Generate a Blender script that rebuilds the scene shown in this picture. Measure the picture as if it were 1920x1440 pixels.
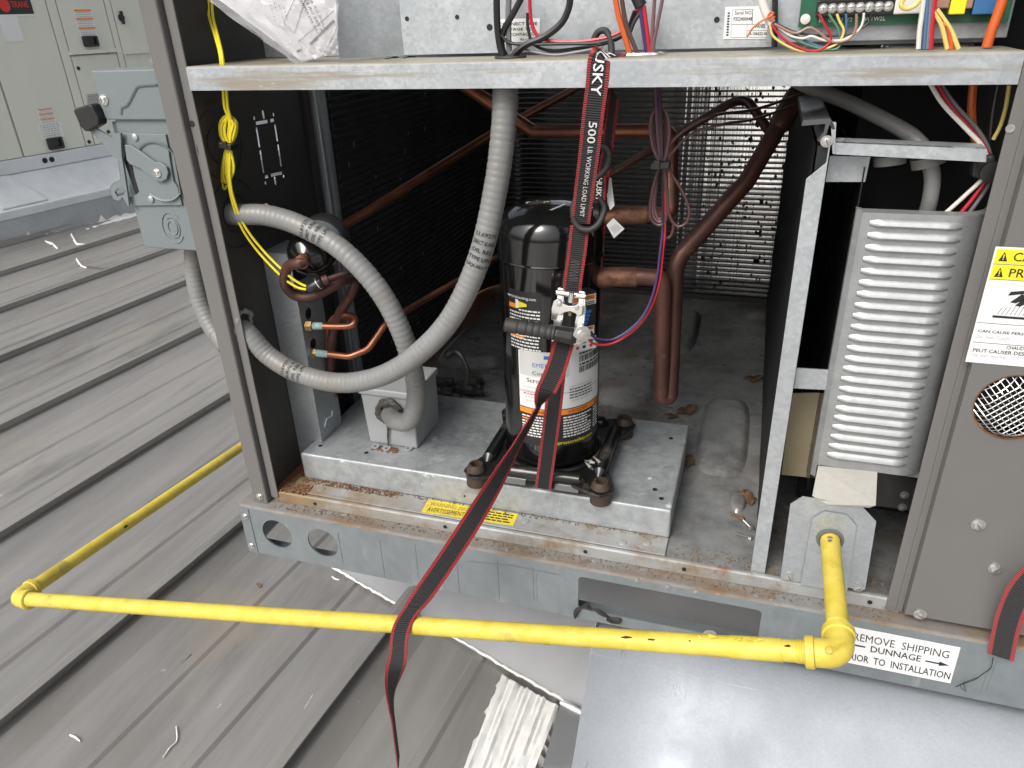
import bpy, math, random
from mathutils import Vector, Matrix
random.seed(7)
for o in list(bpy.data.objects): bpy.data.objects.remove(o)
scene = bpy.context.scene
COL = scene.collection
V = Vector
R = math.radians

# ------------------------------------------------------------------ camera
# x runs along the unit's front, y into the unit, z up; the origin is the left top corner of its base rail
FPX, CX, CY = 1385.121, 960.0, 720.0
AX = V((0.95472733, 0.10886451, -0.28000000)); AZ = V((0, 0, 0))
def _n(v): return v.normalized()
AZ = -_n(V((1066 - CX, 3480 - CY, FPX)))
AX = -_n(V((-3600 - CX, 200 - CY, FPX)))
AY = AZ.cross(AX)
CAM = V((0.8670, -0.9193, 0.8083))
cam_data = bpy.data.cameras.new('camera')
cam = bpy.data.objects.new('camera', cam_data); COL.objects.link(cam)
cam_data.sensor_width = 36.0; cam_data.sensor_fit = 'HORIZONTAL'
cam_data.lens = 36.0 * FPX / 1920.0
cam_data.clip_start = 0.05; cam_data.clip_end = 500
right = V((AX.x, AY.x, AZ.x)); up = -V((AX.y, AY.y, AZ.y)); back = -V((AX.z, AY.z, AZ.z))
cam.matrix_world = Matrix(((right.x, up.x, back.x, CAM.x), (right.y, up.y, back.y, CAM.y),
                           (right.z, up.z, back.z, CAM.z), (0, 0, 0, 1)))
scene.camera = cam

# ------------------------------------------------------------------ sky, sun, exposure
SUN_EL, SUN_AZ = 46.0, 202.0          # azimuth clockwise from +y: veiled sun over the viewer's left shoulder
world = bpy.data.worlds.new('World'); scene.world = world; world.use_nodes = True
wn = world.node_tree.nodes; wl = world.node_tree.links
bg = wn['Background']
sky = wn.new('ShaderNodeTexSky'); sky.sky_type = 'NISHITA'; sky.sun_disc = False
sky.sun_elevation = R(SUN_EL); sky.sun_rotation = R(SUN_AZ)
sky.air_density = 1.0; sky.dust_density = 6.0; sky.ozone_density = 1.0
hs = wn.new('ShaderNodeHueSaturation'); hs.inputs['Saturation'].default_value = 0.38
wl.new(sky.outputs[0], hs.inputs['Color']); wl.new(hs.outputs[0], bg.inputs['Color'])
bg.inputs['Strength'].default_value = 0.15
sun_data = bpy.data.lights.new('sun', 'SUN'); sun_data.energy = 1.5; sun_data.angle = R(28)
sun_data.color = (1.0, 0.96, 0.9)
sun = bpy.data.objects.new('sun', sun_data); COL.objects.link(sun)
sd = V((math.sin(R(SUN_AZ)) * math.cos(R(SUN_EL)), math.cos(R(SUN_AZ)) * math.cos(R(SUN_EL)), math.sin(R(SUN_EL))))
sun.rotation_euler = sd.to_track_quat('Z', 'Y').to_euler()
scene.view_settings.view_transform = 'Standard'; scene.view_settings.look = 'None'
scene.view_settings.exposure = 0.3; scene.view_settings.gamma = 1.0
scene.view_settings.use_curve_mapping = False

# ------------------------------------------------------------------ finding points in the place
def ray(p): return V((AX.dot(V((p[0] - CX, p[1] - CY, FPX))), AY.dot(V((p[0] - CX, p[1] - CY, FPX))), AZ.dot(V((p[0] - CX, p[1] - CY, FPX)))))
def atY(x, y, Y): r = ray((x, y)); return CAM + r * ((Y - CAM.y) / r.y)
def atZ(x, y, Z): r = ray((x, y)); return CAM + r * ((Z - CAM.z) / r.z)
def atX(x, y, X): r = ray((x, y)); return CAM + r * ((X - CAM.x) / r.x)
def atPl(x, y, P, n): r = ray((x, y)); return CAM + r * ((P - CAM).dot(n) / r.dot(n))

# ------------------------------------------------------------------ mesh building
BASE = {}
class MB:
    def __init__(s): s.v = []; s.f = []; s.m = []; s.s = []; s.uv = {}
    def add(s, vs, fs, m=0, smooth=False, uvs=None):
        b = len(s.v); s.v += [V(p) for p in vs]
        for k, f in enumerate(fs):
            s.f.append([b + i for i in f]); s.m.append(m); s.s.append(smooth)
        if uvs:
            for i, u in enumerate(uvs): s.uv[b + i] = u
        return s
    def poly(s, pts, m=0): return s.add(pts, [list(range(len(pts)))], m)
    def box(s, a, b, m=0):
        x0, y0, z0 = a; x1, y1, z1 = b
        vs = [(x0,y0,z0),(x1,y0,z0),(x1,y1,z0),(x0,y1,z0),(x0,y0,z1),(x1,y0,z1),(x1,y1,z1),(x0,y1,z1)]
        return s.add(vs, [(0,3,2,1),(4,5,6,7),(0,1,5,4),(1,2,6,5),(2,3,7,6),(3,0,4,7)], m)
    def obox(s, c, ax, ay, az, m=0):
        c = V(c); ax = V(ax); ay = V(ay); az = V(az); vs = []
        for k in (-1, 1):
            for i, j in ((-1,-1),(1,-1),(1,1),(-1,1)): vs.append(c + ax*i + ay*j + az*k)
        return s.add(vs, [(0,3,2,1),(4,5,6,7),(0,1,5,4),(1,2,6,5),(2,3,7,6),(3,0,4,7)], m)
    def prism(s, pts, d, m=0, smooth=False):
        n = len(pts); d = V(d); pts = [V(p) for p in pts]
        s.add(pts + [p + d for p in pts], [list(range(n))[::-1], list(range(n, 2*n))], m)
        b = len(s.v) - 2*n
        for i in range(n):
            j = (i+1) % n; s.f.append([b+i, b+j, b+n+j, b+n+i]); s.m.append(m); s.s.append(smooth)
        return s
    def plate(s, outer, holes, d, m=0):
        """polygon with holes: outer / holes are 3d loops in one plane, extruded by d"""
        from mathutils.geometry import tessellate_polygon
        loops = [[V(p) for p in outer]] + [[V(p) for p in h] for h in holes]
        flat = [p for l in loops for p in l]; d = V(d); n = len(flat)
        tris = tessellate_polygon(loops)
        nf = V((0,0,0))
        for t in tris: nf += (flat[t[1]]-flat[t[0]]).cross(flat[t[2]]-flat[t[0]])
        fs = [tuple(t) for t in tris]
        s.add(flat + [p + d for p in flat], [f for f in fs] + [tuple(n + i for i in f[::-1]) for f in fs], m)
        b = len(s.v) - 2*n; k = 0
        for l in loops:
            for i in range(len(l)):
                j = (i+1) % len(l); s.f.append([b+k+i, b+k+j, b+n+k+j, b+n+k+i]); s.m.append(m); s.s.append(False)
            k += len(l)
        return s
    def tube(s, pts, r, seg=12, m=0, caps=True, closed=False, smooth=True, flat=1.0, ref=None):
        pts = [V(p) for p in pts]; n = len(pts)
        rs = r if isinstance(r, (list, tuple)) else [r]*n
        T = []
        for i in range(n):
            a = pts[i-1] if (i > 0 or closed) else pts[i]; b = pts[(i+1) % n] if (i < n-1 or closed) else pts[i]
            T.append((b-a).normalized() if (b-a).length > 1e-9 else V((0,0,1)))
        u = V(ref) if ref is not None else T[0].orthogonal()
        u = (u - T[0]*u.dot(T[0])).normalized(); vs = []; uvs = []; L = 0
        for i in range(n):
            if i: L += (pts[i]-pts[i-1]).length
            u = (u - T[i]*u.dot(T[i])).normalized(); w = T[i].cross(u)
            for k in range(seg):
                a = 2*math.pi*k/seg; vs.append(pts[i] + (u*math.cos(a) + w*math.sin(a)*flat)*rs[i]); uvs.append((k/seg, L))
        fs = []
        for i in range(n if closed else n-1):
            j = (i+1) % n
            for k in range(seg): fs.append((i*seg+k, i*seg+(k+1)%seg, j*seg+(k+1)%seg, j*seg+k))
        s.add(vs, fs, m, smooth, uvs)
        if caps and not closed:
            b = len(s.v) - len(vs)
            s.f.append([b+k for k in range(seg)][::-1]); s.m.append(m); s.s.append(False)
            s.f.append([b+(n-1)*seg+k for k in range(seg)]); s.m.append(m); s.s.append(False)
        return s
    def lathe(s, prof, o=(0,0,0), ax=(0,0,1), seg=32, m=0, smooth=True):
        o = V(o); ax = V(ax).normalized(); u = ax.orthogonal().normalized(); w = ax.cross(u); vs = []; fs = []
        for r, z in prof:
            for k in range(seg):
                a = 2*math.pi*k/seg; vs.append(o + ax*z + (u*math.cos(a)+w*math.sin(a))*r)
        for i in range(len(prof)-1):
            for k in range(seg): fs.append((i*seg+k, i*seg+(k+1)%seg, (i+1)*seg+(k+1)%seg, (i+1)*seg+k))
        s.add(vs, fs, m, smooth)
        b = len(s.v) - len(vs)
        if prof[0][0] > 1e-5: s.f.append([b+k for k in range(seg)][::-1]); s.m.append(m); s.s.append(False)
        if prof[-1][0] > 1e-5: s.f.append([b+(len(prof)-1)*seg+k for k in range(seg)]); s.m.append(m); s.s.append(False)
        return s
    def ribbon(s, pts, sides, th, cols=((0,.16,1),(.16,.84,0),(.84,1,1)), norm_flip=1):
        """a strap: pts the centre line, sides the half width vectors; cols = (u0,u1,material)"""
        pts = [V(p) for p in pts]; sides = [V(q) for q in sides]; n = len(pts); L = [0]
        for i in range(1, n): L.append(L[-1] + (pts[i]-pts[i-1]).length)
        for u0, u1, m in cols:
            vs = []; uvs = []; fs = []
            for i in range(n):
                t = (pts[min(i+1,n-1)] - pts[max(i-1,0)]).normalized(); nn = t.cross(sides[i]).normalized()*norm_flip
                for u in (u0, u1):
                    for k in (0.5, -0.5):
                        vs.append(pts[i] + sides[i]*(2*u-1) + nn*th*k*(1.25 if m == 1 else 1)); uvs.append((u, L[i]))
            for i in range(n-1):
                a = i*4; b = a+4
                fs += [(a,a+2,b+2,b),(a+1,b+1,b+3,a+3),(a,b,b+1,a+1),(a+2,a+3,b+3,b+2)]
            fs += [(0,1,3,2), ((n-1)*4,(n-1)*4+2,(n-1)*4+3,(n-1)*4+1)]
            s.add(vs, fs, m, True, uvs)
        return s
    def text(s, txt, fn, w=None, h=None, m=0, font_size=1.0):
        """flat lettering: glyph outlines scaled to w x h (either may be None), each vertex put in place by fn(u, v)"""
        vs, fs, bw, bh = glyphs(txt)
        sx = w/bw if w else None; sy = h/bh if h else None
        sx = sx or sy; sy = sy or sx
        return s.add([fn(p[0]*sx, p[1]*sy) for p in vs], fs, m)
    def build(s, name, mats, parent=None, base=None, bevel=0, seg=2, angle=40, autosmooth=True):
        me = bpy.data.meshes.new(name)
        if parent is not None: b = BASE[parent.name]
        else: b = V(base) if base is not None else V((0,0,0))
        me.from_pydata([tuple(p - b) for p in s.v], [], s.f)
        if not isinstance(mats, (list, tuple)): mats = [mats]
        for q in mats: me.materials.append(q)
        me.polygons.foreach_set('material_index', s.m); me.polygons.foreach_set('use_smooth', s.s)
        if s.uv:
            ul = me.uv_layers.new(name='UVMap'); data = []
            for l in me.loops: data += list(s.uv.get(l.vertex_index, (0, 0)))
            ul.data.foreach_set('uv', data)
        me.update()
        if any(s.s): me.set_sharp_from_angle(angle=R(38))
        o = bpy.data.objects.new(name, me); COL.objects.link(o)
        if parent is not None: o.parent = parent
        else: o.location = b
        BASE[o.name] = b
        if bevel:
            md = o.modifiers.new('bevel', 'BEVEL'); md.width = bevel; md.segments = seg; md.limit_method = 'ANGLE'; md.angle_limit = R(angle)
        return o
_gl = {}
def glyphs(txt):
    if txt in _gl: return _gl[txt]
    cu = bpy.data.curves.new('lettering', 'FONT'); cu.body = txt; cu.resolution_u = 2; cu.offset = 0 if 'M' in txt or txt.upper() != txt else .011
    ob = bpy.data.objects.new('lettering', cu); COL.objects.link(ob)
    dg = bpy.context.evaluated_depsgraph_get(); me = bpy.data.meshes.new_from_object(ob.evaluated_get(dg))
    vs = [(v.co.x, v.co.y) for v in me.vertices]; fs = [tuple(p.vertices) for p in me.polygons]
    bpy.data.objects.remove(ob); bpy.data.curves.remove(cu); bpy.data.meshes.remove(me)
    x0 = min(p[0] for p in vs); x1 = max(p[0] for p in vs); y0 = min(p[1] for p in vs); y1 = max(p[1] for p in vs)
    _gl[txt] = ([(p[0]-x0, p[1]-y0) for p in vs], fs, x1-x0, y1-y0); return _gl[txt]
def thing(name, label, cat, base, group=None):
    o = bpy.data.objects.new(name, None); COL.objects.link(o); o.location = V(base); o.empty_display_size = 0.05
    BASE[o.name] = V(base); return tag(o, label, cat, group)
def tag(o, label, cat=None, group=None, kind=None):
    if label: o['label'] = label
    if cat: o['category'] = cat
    if group: o['group'] = group
    if kind: o['kind'] = kind
    return o
def spline(pts, n=8, closed=False):
    """Catmull-Rom through pts"""
    P = [V(p) for p in pts]; out = []; N = len(P)
    for i in range(N if closed else N-1):
        p1, p2 = P[i], P[(i+1) % N]
        p0 = P[i-1] if (i > 0 or closed) else p1*2-p2
        p3 = P[(i+2) % N] if (i+2 < N or closed) else p2*2-p1
        for k in range(n):
            t = k/n; out.append(0.5*((2*p1) + (p2-p0)*t + (2*p0-5*p1+4*p2-p3)*t*t + (3*p1-p0-3*p2+p3)*t**3))
    if not closed: out.append(P[-1])
    return out
def resample(pts, step):
    out = [pts[0].copy()]; acc = 0.0
    for a, b in zip(pts, pts[1:]):
        L = (b-a).length
        if L < 1e-9: continue
        pos = step - acc
        while pos <= L: out.append(a.lerp(b, pos/L)); pos += step
        acc = (acc + L) % step
    return out
def fillet(pts, r, n=6):
    """polyline with rounded corners"""
    P = [V(p) for p in pts]; out = [P[0]]
    for a, b, c in zip(P, P[1:], P[2:]):
        d1 = (a-b).normalized(); d2 = (c-b).normalized(); ang = d1.angle(d2); t = min(r/max(math.tan(ang/2),1e-3), (a-b).length*.49, (c-b).length*.49)
        p = b+d1*t; q = b+d2*t
        for k in range(n+1):
            s = k/n; out.append(p.lerp(b, s).lerp(b.lerp(q, s), s))
    out.append(P[-1]); return out
def circle(c, r, n=24, u=(1,0,0), v=(0,0,1)):
    c = V(c); u = V(u); v = V(v); return [c + u*(r*math.cos(2*math.pi*k/n)) + v*(r*math.sin(2*math.pi*k/n)) for k in range(n)]
def rrect(x0, x1, z0, z1, r, f, n=5):
    out = []
    for cx, cz, a0 in ((x1-r, z1-r, 0), (x0+r, z1-r, 90), (x0+r, z0+r, 180), (x1-r, z0+r, 270)):
        for k in range(n+1):
            a = R(a0 + 90*k/n); out.append(f(cx + r*math.cos(a), cz + r*math.sin(a)))
    return out

# ------------------------------------------------------------------ materials
def mat(name, col, rough=0.5, metal=0.0, var=None, var2=None, bump=None, stains=(), rvar=0.0, coat=0.0, spec=0.5, stretch=(1,1,1), island=0.0, trans=0.0, alpha=1.0, spangle=None):
    """var/var2 = (noise scale, strength, colour to mix); bump = (scale, strength); stains = [(colour, scale, low, high, stretch)]"""
    M = bpy.data.materials.new(name); M.use_nodes = True; N = M.node_tree.nodes; L = M.node_tree.links
    b = N['Principled BSDF']; b.inputs['Roughness'].default_value = rough; b.inputs['Metallic'].default_value = metal
    b.inputs['Specular IOR Level'].default_value = spec
    if coat: b.inputs['Coat Weight'].default_value = coat; b.inputs['Coat Roughness'].default_value = 0.08
    if trans: b.inputs['Transmission Weight'].default_value = trans
    if alpha < 1: b.inputs['Alpha'].default_value = alpha
    geo = N.new('ShaderNodeNewGeometry')
    def mapped(st):
        mp = N.new('ShaderNodeMapping'); mp.inputs['Scale'].default_value = st; L.new(geo.outputs['Position'], mp.inputs['Vector']); return mp.outputs[0]
    def noise(sc, det=4, st=(1,1,1), ro=0.55):
        n = N.new('ShaderNodeTexNoise'); n.inputs['Scale'].default_value = sc; n.inputs['Detail'].default_value = det; n.inputs['Roughness'].default_value = ro
        L.new(mapped(st), n.inputs['Vector']); return n.outputs['Fac']
    def ramp(src, lo, hi):
        m = N.new('ShaderNodeMapRange'); m.inputs['From Min'].default_value = lo; m.inputs['From Max'].default_value = hi; L.new(src, m.inputs['Value']); return m.outputs[0]
    def mix(fac, a, c2):
        m = N.new('ShaderNodeMix'); m.data_type = 'RGBA'
        if hasattr(fac, 'links'): L.new(fac, m.inputs['Factor'])
        else: m.inputs['Factor'].default_value = fac
        for inp, q in ((m.inputs['A'], a), (m.inputs['B'], c2)):
            if hasattr(q, 'links'): L.new(q, inp)
            else: inp.default_value = (*q, 1)
        return m.outputs['Result']
    def mul(a, k):
        m = N.new('ShaderNodeMath'); m.operation = 'MULTIPLY'; L.new(a, m.inputs[0]); m.inputs[1].default_value = k; return m.outputs[0]
    c = col
    for q in (var, var2):
        if q: c = mix(mul(ramp(noise(q[0], 7, stretch, .62), .37, .63), q[1]), c, q[2])
    if spangle:
        vo = N.new('ShaderNodeTexVoronoi'); vo.inputs['Scale'].default_value = spangle[0]; L.new(mapped((1,1,1)), vo.inputs['Vector'])
        sx_ = N.new('ShaderNodeSeparateColor'); L.new(vo.outputs['Color'], sx_.inputs[0])
        c = mix(mul(sx_.outputs[0], spangle[1]), c, spangle[2])
    metf = None
    for st in stains:
        fac = ramp(noise(st[1], 8, st[4] if len(st) > 4 else (1,1,1), .65), st[2], st[3])
        if len(st) > 5: # limited to a box: (axis, from, to) fades from..to
            axn, lo, hi = st[5]; sx = N.new('ShaderNodeSeparateXYZ'); L.new(geo.outputs['Position'], sx.inputs[0])
            g = ramp(sx.outputs['XYZ'.index(axn)], lo, hi)
            mm = N.new('ShaderNodeMath'); mm.operation = 'MULTIPLY'; L.new(fac, mm.inputs[0]); L.new(g, mm.inputs[1]); fac = mm.outputs[0]
        c = mix(fac, c, st[0])
        metf = fac if metf is None else metf
        if metal > 0:
            inv = N.new('ShaderNodeMapRange'); L.new(fac, inv.inputs['Value']); inv.inputs['To Min'].default_value = metal; inv.inputs['To Max'].default_value = 0.0
            if not b.inputs['Metallic'].is_linked: L.new(inv.outputs[0], b.inputs['Metallic'])
    if island:
        at = geo.outputs['Random Per Island']; c = mix(mul(at, island), c, (0.02,0.02,0.02))
    if hasattr(c, 'links'): L.new(c, b.inputs['Base Color'])
    else: b.inputs['Base Color'].default_value = (*c, 1)
    if rvar:
        m = N.new('ShaderNodeMapRange'); m.inputs['To Min'].default_value = max(rough-rvar, .02); m.inputs['To Max'].default_value = min(rough+rvar, 1)
        m.inputs['From Min'].default_value = .3; m.inputs['From Max'].default_value = .7
        L.new(noise(14, 6, stretch), m.inputs['Value']); L.new(m.outputs[0], b.inputs['Roughness'])
    if bump:
        bp = N.new('ShaderNodeBump'); bp.inputs['Strength'].default_value = bump[1]; bp.inputs['Distance'].default_value = 0.002
        L.new(noise(bump[0], 5, bump[2] if len(bump) > 2 else (1,1,1)), bp.inputs['Height']); L.new(bp.outputs[0], b.inputs['Normal'])
    return M
def webbing(name, col, per, depth, rough=.7):
    M = bpy.data.materials.new(name); M.use_nodes = True; N = M.node_tree.nodes; L = M.node_tree.links; b = N['Principled BSDF']
    b.inputs['Roughness'].default_value = rough; b.inputs['Base Color'].default_value = (*col, 1)
    uv = N.new('ShaderNodeUVMap'); sp = N.new('ShaderNodeSeparateXYZ'); L.new(uv.outputs[0], sp.inputs[0])
    m = N.new('ShaderNodeMath'); m.operation = 'MULTIPLY'; m.inputs[1].default_value = 2*math.pi/per; L.new(sp.outputs['Y'], m.inputs[0])
    sn = N.new('ShaderNodeMath'); sn.operation = 'SINE'; L.new(m.outputs[0], sn.inputs[0])
    bp = N.new('ShaderNodeBump'); bp.inputs['Strength'].default_value = depth; bp.inputs['Distance'].default_value = 0.0012
    L.new(sn.outputs[0], bp.inputs['Height']); L.new(bp.outputs[0], b.inputs['Normal'])
    mr = N.new('ShaderNodeMapRange'); mr.inputs['From Min'].default_value = -1; mr.inputs['To Min'].default_value = 0.0; mr.inputs['To Max'].default_value = .9
    L.new(sn.outputs[0], mr.inputs['Value'])
    mx = N.new('ShaderNodeMix'); mx.data_type = 'RGBA'; L.new(mr.outputs[0], mx.inputs['Factor'])
    mx.inputs['A'].default_value = (*[q*.45 for q in col], 1); mx.inputs['B'].default_value = (*[min(q*1.5+.015, 1) for q in col], 1); L.new(mx.outputs['Result'], b.inputs['Base Color'])
    return M
DIRT = (0.13, 0.10, 0.07); RUST = (0.22, 0.085, 0.03)
G = {}
G['galv'] = mat('galvanised_steel', (.43,.46,.485), .44, .65, var=(38,.5,(.33,.355,.38)), var2=(7,.6,(.52,.55,.57)), rvar=.12, spangle=(230,.45,(.30,.325,.35)), bump=(180,.06), stains=[((.30,.30,.29),9,.62,.85)])
G['galv_light'] = mat('galvanised_bright', (.43,.46,.485), .47, .55, var=(22,.8,(.32,.35,.375)), var2=(9,.6,(.54,.56,.575)), rvar=.15, spangle=(200,.55,(.29,.32,.345)), bump=(200,.06), stains=[((.30,.30,.30),10,.60,.85), ((.62,.64,.65),50,.68,.76)])
G['galv_shelf'] = mat('galvanised_shelf', (.405,.435,.46), .5, .5, var=(18,.8,(.30,.33,.355)), var2=(7,.7,(.53,.55,.565)), rvar=.15, spangle=(200,.55,(.28,.305,.33)), stains=[((.24,.22,.165),6,.18,.42,(1,1,1),('Z',.7530,.7562)), ((.30,.28,.23),5,.52,.62,(.5,1,9)), ((.25,.26,.27),22,.62,.74,(.3,1,3)), ((.60,.62,.63),40,.66,.72,(.6,1,2))])
G['galv_dirty'] = mat('galvanised_dirty', (.36,.385,.40), .52, .4, var=(10,.9,(.23,.25,.26)), var2=(50,.6,(.47,.49,.50)), rvar=.16, spangle=(210,.28,(.25,.27,.285)), stains=[((.58,.59,.58),30,.65,.70), (DIRT,7,.58,.78), ((.54,.56,.57),24,.58,.72,(1,1,.10)), ((.16,.10,.06),40,.68,.76)], bump=(90,.1))
G['galv_pan'] = mat('galvanised_pan', (.27,.28,.28), .40, .35, var=(5,.95,(.10,.103,.105)), var2=(36,.6,(.34,.35,.345)), rvar=.2, stains=[((.06,.053,.045),3.4,.48,.62), ((.13,.095,.06),9,.56,.72), ((.42,.42,.41),90,.66,.72), (RUST,34,.30,.48,(1,1,1),('X',.15,.085))], bump=(120,.12))
G['galv_lip'] = mat('galvanised_lip', (.38,.395,.395), .6, .35, var=(20,.7,(.28,.285,.275)), rvar=.1, stains=[((.19,.14,.085),14,.46,.64), (RUST,24,.60,.72), (RUST,30,.30,.50,(1,1,1),('X',.16,.08)), ((.26,.19,.11),11,.34,.56,(1,1,1),('X',.42,.10))], bump=(120,.15))
G['rail'] = mat('rail_steel', (.215,.243,.257), .5, .4, var=(5,.7,(.165,.188,.20)), var2=(30,.5,(.255,.285,.30)), rvar=.1, stains=[((.33,.36,.37),14,.60,.76,(1,1,.2)), ((.14,.15,.155),9,.60,.76,(1,1,.15))], bump=(140,.05))
G['ledge'] = mat('rail_ledge_dirt', (.25,.26,.26), .7, .3, var=(24,.7,(.20,.19,.17)), stains=[((.17,.115,.07),13,.40,.6,(.5,1,1)), ((.45,.46,.46),60,.62,.72)], bump=(160,.2))
G['rust'] = mat('rust', (.15,.062,.026), .9, 0, var=(60,.8,(.07,.035,.02)), var2=(20,.7,(.24,.13,.06)), bump=(150,.5))
G['paint'] = mat('grey_brown_paint', (.138,.134,.130), .38, 0, var=(4,.5,(.12,.117,.114)), rvar=.06, bump=(400,.02))
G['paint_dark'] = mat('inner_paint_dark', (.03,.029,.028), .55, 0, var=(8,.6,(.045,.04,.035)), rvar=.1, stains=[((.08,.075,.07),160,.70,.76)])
G['black'] = mat('black_plastic', (.012,.012,.013), .38, 0, var=(30,.4,(.022,.022,.022)))
G['black_matt'] = mat('black_matt', (.010,.010,.011), .75)
G['shell'] = mat('compressor_enamel', (.0055,.0055,.006), .13, 0, rvar=.05, coat=.55, var=(12,.6,(.009,.009,.009)), stains=[((.06,.055,.048),40,.66,.82)])
G['shell_dirty'] = mat('compressor_base_enamel', (.010,.010,.010), .3, 0, coat=.2, stains=[((.13,.11,.085),16,.55,.72)], bump=(90,.1))
G['copper'] = mat('copper_dull', (.30,.12,.068), .40, .8, var=(8,.95,(.12,.05,.034)), rvar=.14, stains=[((.05,.032,.026),12,.56,.74), ((.18,.115,.085),36,.64,.76)], bump=(80,.12))
G['copper_brown'] = mat('copper_oxidised', (.105,.047,.036), .46, .5, var=(8,.95,(.048,.024,.021)), rvar=.16, stains=[((.17,.095,.07),22,.60,.74), ((.035,.026,.022),10,.56,.74)], bump=(80,.15))
G['brazed'] = mat('brazed_copper', (.10,.045,.032), .55, .5, var=(35,.9,(.30,.14,.085)), stains=[((.05,.04,.035),50,.58,.7)], bump=(90,.8))
G['brass'] = mat('brass', (.42,.29,.12), .35, .9, var=(40,.6,(.25,.18,.09)))
G['verdigris'] = mat('verdigris', (.30,.52,.52), .8, 0, var=(60,.8,(.17,.17,.15)))
G['conduit'] = mat('grey_pvc', (.205,.21,.21), .42, 0, var=(4,.7,(.165,.165,.16)), rvar=.08, stains=[((.15,.13,.10),9,.55,.78), ((.11,.10,.095),40,.66,.75)], bump=(60,.06))
G['conduit_dark'] = mat('grey_pvc_shade', (.22,.22,.215), .45, 0, var=(12,.5,(.17,.165,.15)))
G['pvc_box'] = mat('grey_box_plastic', (.31,.325,.335), .40, 0, var=(6,.3,(.27,.285,.29)), stains=[((.45,.45,.44),60,.70,.76)], bump=(300,.03))
G['putty'] = mat('duct_putty', (.085,.077,.07), .6, 0, var=(60,.7,(.05,.045,.04)), bump=(70,.7))
G['yellow'] = mat('yellow_pipe_paint', (.60,.475,.05), .5, 0, var=(6,.8,(.46,.35,.035)), var2=(40,.6,(.70,.58,.12)), rvar=.12, stains=[((.21,.16,.05),20,.60,.78), ((.33,.245,.04),4.5,.54,.76), ((.68,.60,.30),70,.66,.72)], bump=(45,.6))
G['yellow_wire'] = mat('yellow_insulation', (.72,.60,.03), .4)
G['disc'] = mat('switch_grey_paint', (.165,.192,.199), .42, 0, var=(5,.5,(.14,.165,.172)), rvar=.06, bump=(350,.04))
G['steel'] = mat('zinc_screw', (.55,.55,.53), .35, .85, var=(300,.5,(.35,.35,.34)))
G['steel_dark'] = mat('dark_steel', (.16,.155,.15), .45, .7)
G['chrome'] = mat('zinc_plate', (.70,.70,.68), .22, .9, rvar=.08)
G['rubber'] = mat('brown_rubber', (.052,.035,.022), .6, 0, var=(50,.6,(.03,.022,.016)), bump=(90,.2))
G['rubber_black'] = mat('black_rubber', (.022,.022,.022), .6, 0, bump=(120,.15))
G['web'] = webbing('strap_webbing', (.018,.019,.020), .0030, 1.0)
G['web_back'] = mat('strap_plain', (.012,.012,.013), .8, 0, bump=(500,.2))
G['webred'] = webbing('strap_red_edge', (.33,.018,.022), .0026, .8, .6)
G['white'] = mat('white_print', (.72,.73,.72), .5)
G['label'] = mat('label_paper', (.70,.71,.71), .42, 0, var=(8,.2,(.62,.63,.63)))
G['paper'] = mat('manual_paper', (.66,.66,.70), .6, 0, var=(6,.3,(.58,.58,.63)))
G['ink'] = mat('black_print', (.015,.015,.017), .5)
G['greyink'] = mat('grey_print', (.36,.37,.37), .5)
G['orange'] = mat('orange_print', (.75,.24,.03), .5)
G['blue'] = mat('blue_print', (.03,.13,.42), .5)
G['labyellow'] = mat('yellow_label', (.78,.66,.02), .42)
G['warnyellow'] = mat('dirty_yellow_label', (.66,.52,.03), .5, 0, stains=[((.36,.29,.13),40,.5,.72)])
G['redink'] = mat('red_print', (.62,.02,.02), .45)
for nm, c in dict(red=(.42,.012,.03), orange=(.52,.10,.018), purple=(.045,.025,.10), brown=(.075,.038,.035), mauve=(.15,.075,.085), white=(.62,.60,.55), blue=(.06,.13,.22), green=(.08,.20,.13), tan=(.30,.17,.12), grey=(.16,.165,.17), pale=(.66,.52,.16)).items():
    G['w_'+nm] = mat('insulation_'+nm, c, .38, 0, bump=(200,.03))
G['w_black'] = mat('insulation_black', (.012,.012,.013), .36)
G['pcb'] = mat('green_board', (.012,.085,.045), .35, 0, var=(80,.5,(.02,.12,.06)))
G['bgpaint'] = mat('sage_grey_paint', (.62,.635,.56), .42, 0, var=(2.0,.4,(.57,.585,.515)), var2=(9,.25,(.65,.665,.60)), stretch=(1,1,.2), rvar=.05, stains=[((.52,.53,.47),3,.58,.8,(1,1,.12))])
G['roofm'] = mat('roof_sheet', (.315,.306,.293), .44, .45, var=(1.5,.8,(.235,.228,.217)), var2=(26,.5,(.37,.362,.35)), rvar=.12, stretch=(1,.10,1), stains=[((.255,.215,.16),1.7,.60,.80), ((.17,.167,.16),4.5,.57,.74,(1,.25,1)), ((.58,.58,.57),50,.69,.72,(1,.30,1)), ((.10,.095,.09),80,.72,.75), ((.20,.19,.175),24,.64,.76,(1,.05,1))], bump=(26,.06,(1,.06,1)))
G['seal'] = mat('white_sealant', (.76,.76,.74), .55, 0, var=(20,.5,(.62,.62,.60)), bump=(60,.6))
G['flash'] = mat('flashing_sheet', (.235,.24,.25), .5, .25, var=(3,.6,(.19,.195,.205)), rvar=.06, bump=(220,.03), stains=[((.30,.30,.30),7,.62,.82)])
G['panel'] = mat('panel_inside_galvanised', (.285,.31,.34), .55, .25, var=(200,.4,(.225,.245,.27)), var2=(3,.8,(.34,.365,.395)), rvar=.12, spangle=(280,.25,(.23,.25,.275)), stains=[((.13,.14,.15),20,.62,.66,(1,.02,.25)), ((.42,.44,.46),36,.65,.69,(.03,1,1)), ((.20,.215,.23),4,.60,.8), ((.10,.10,.10),60,.735,.76)], bump=(200,.15))
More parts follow.
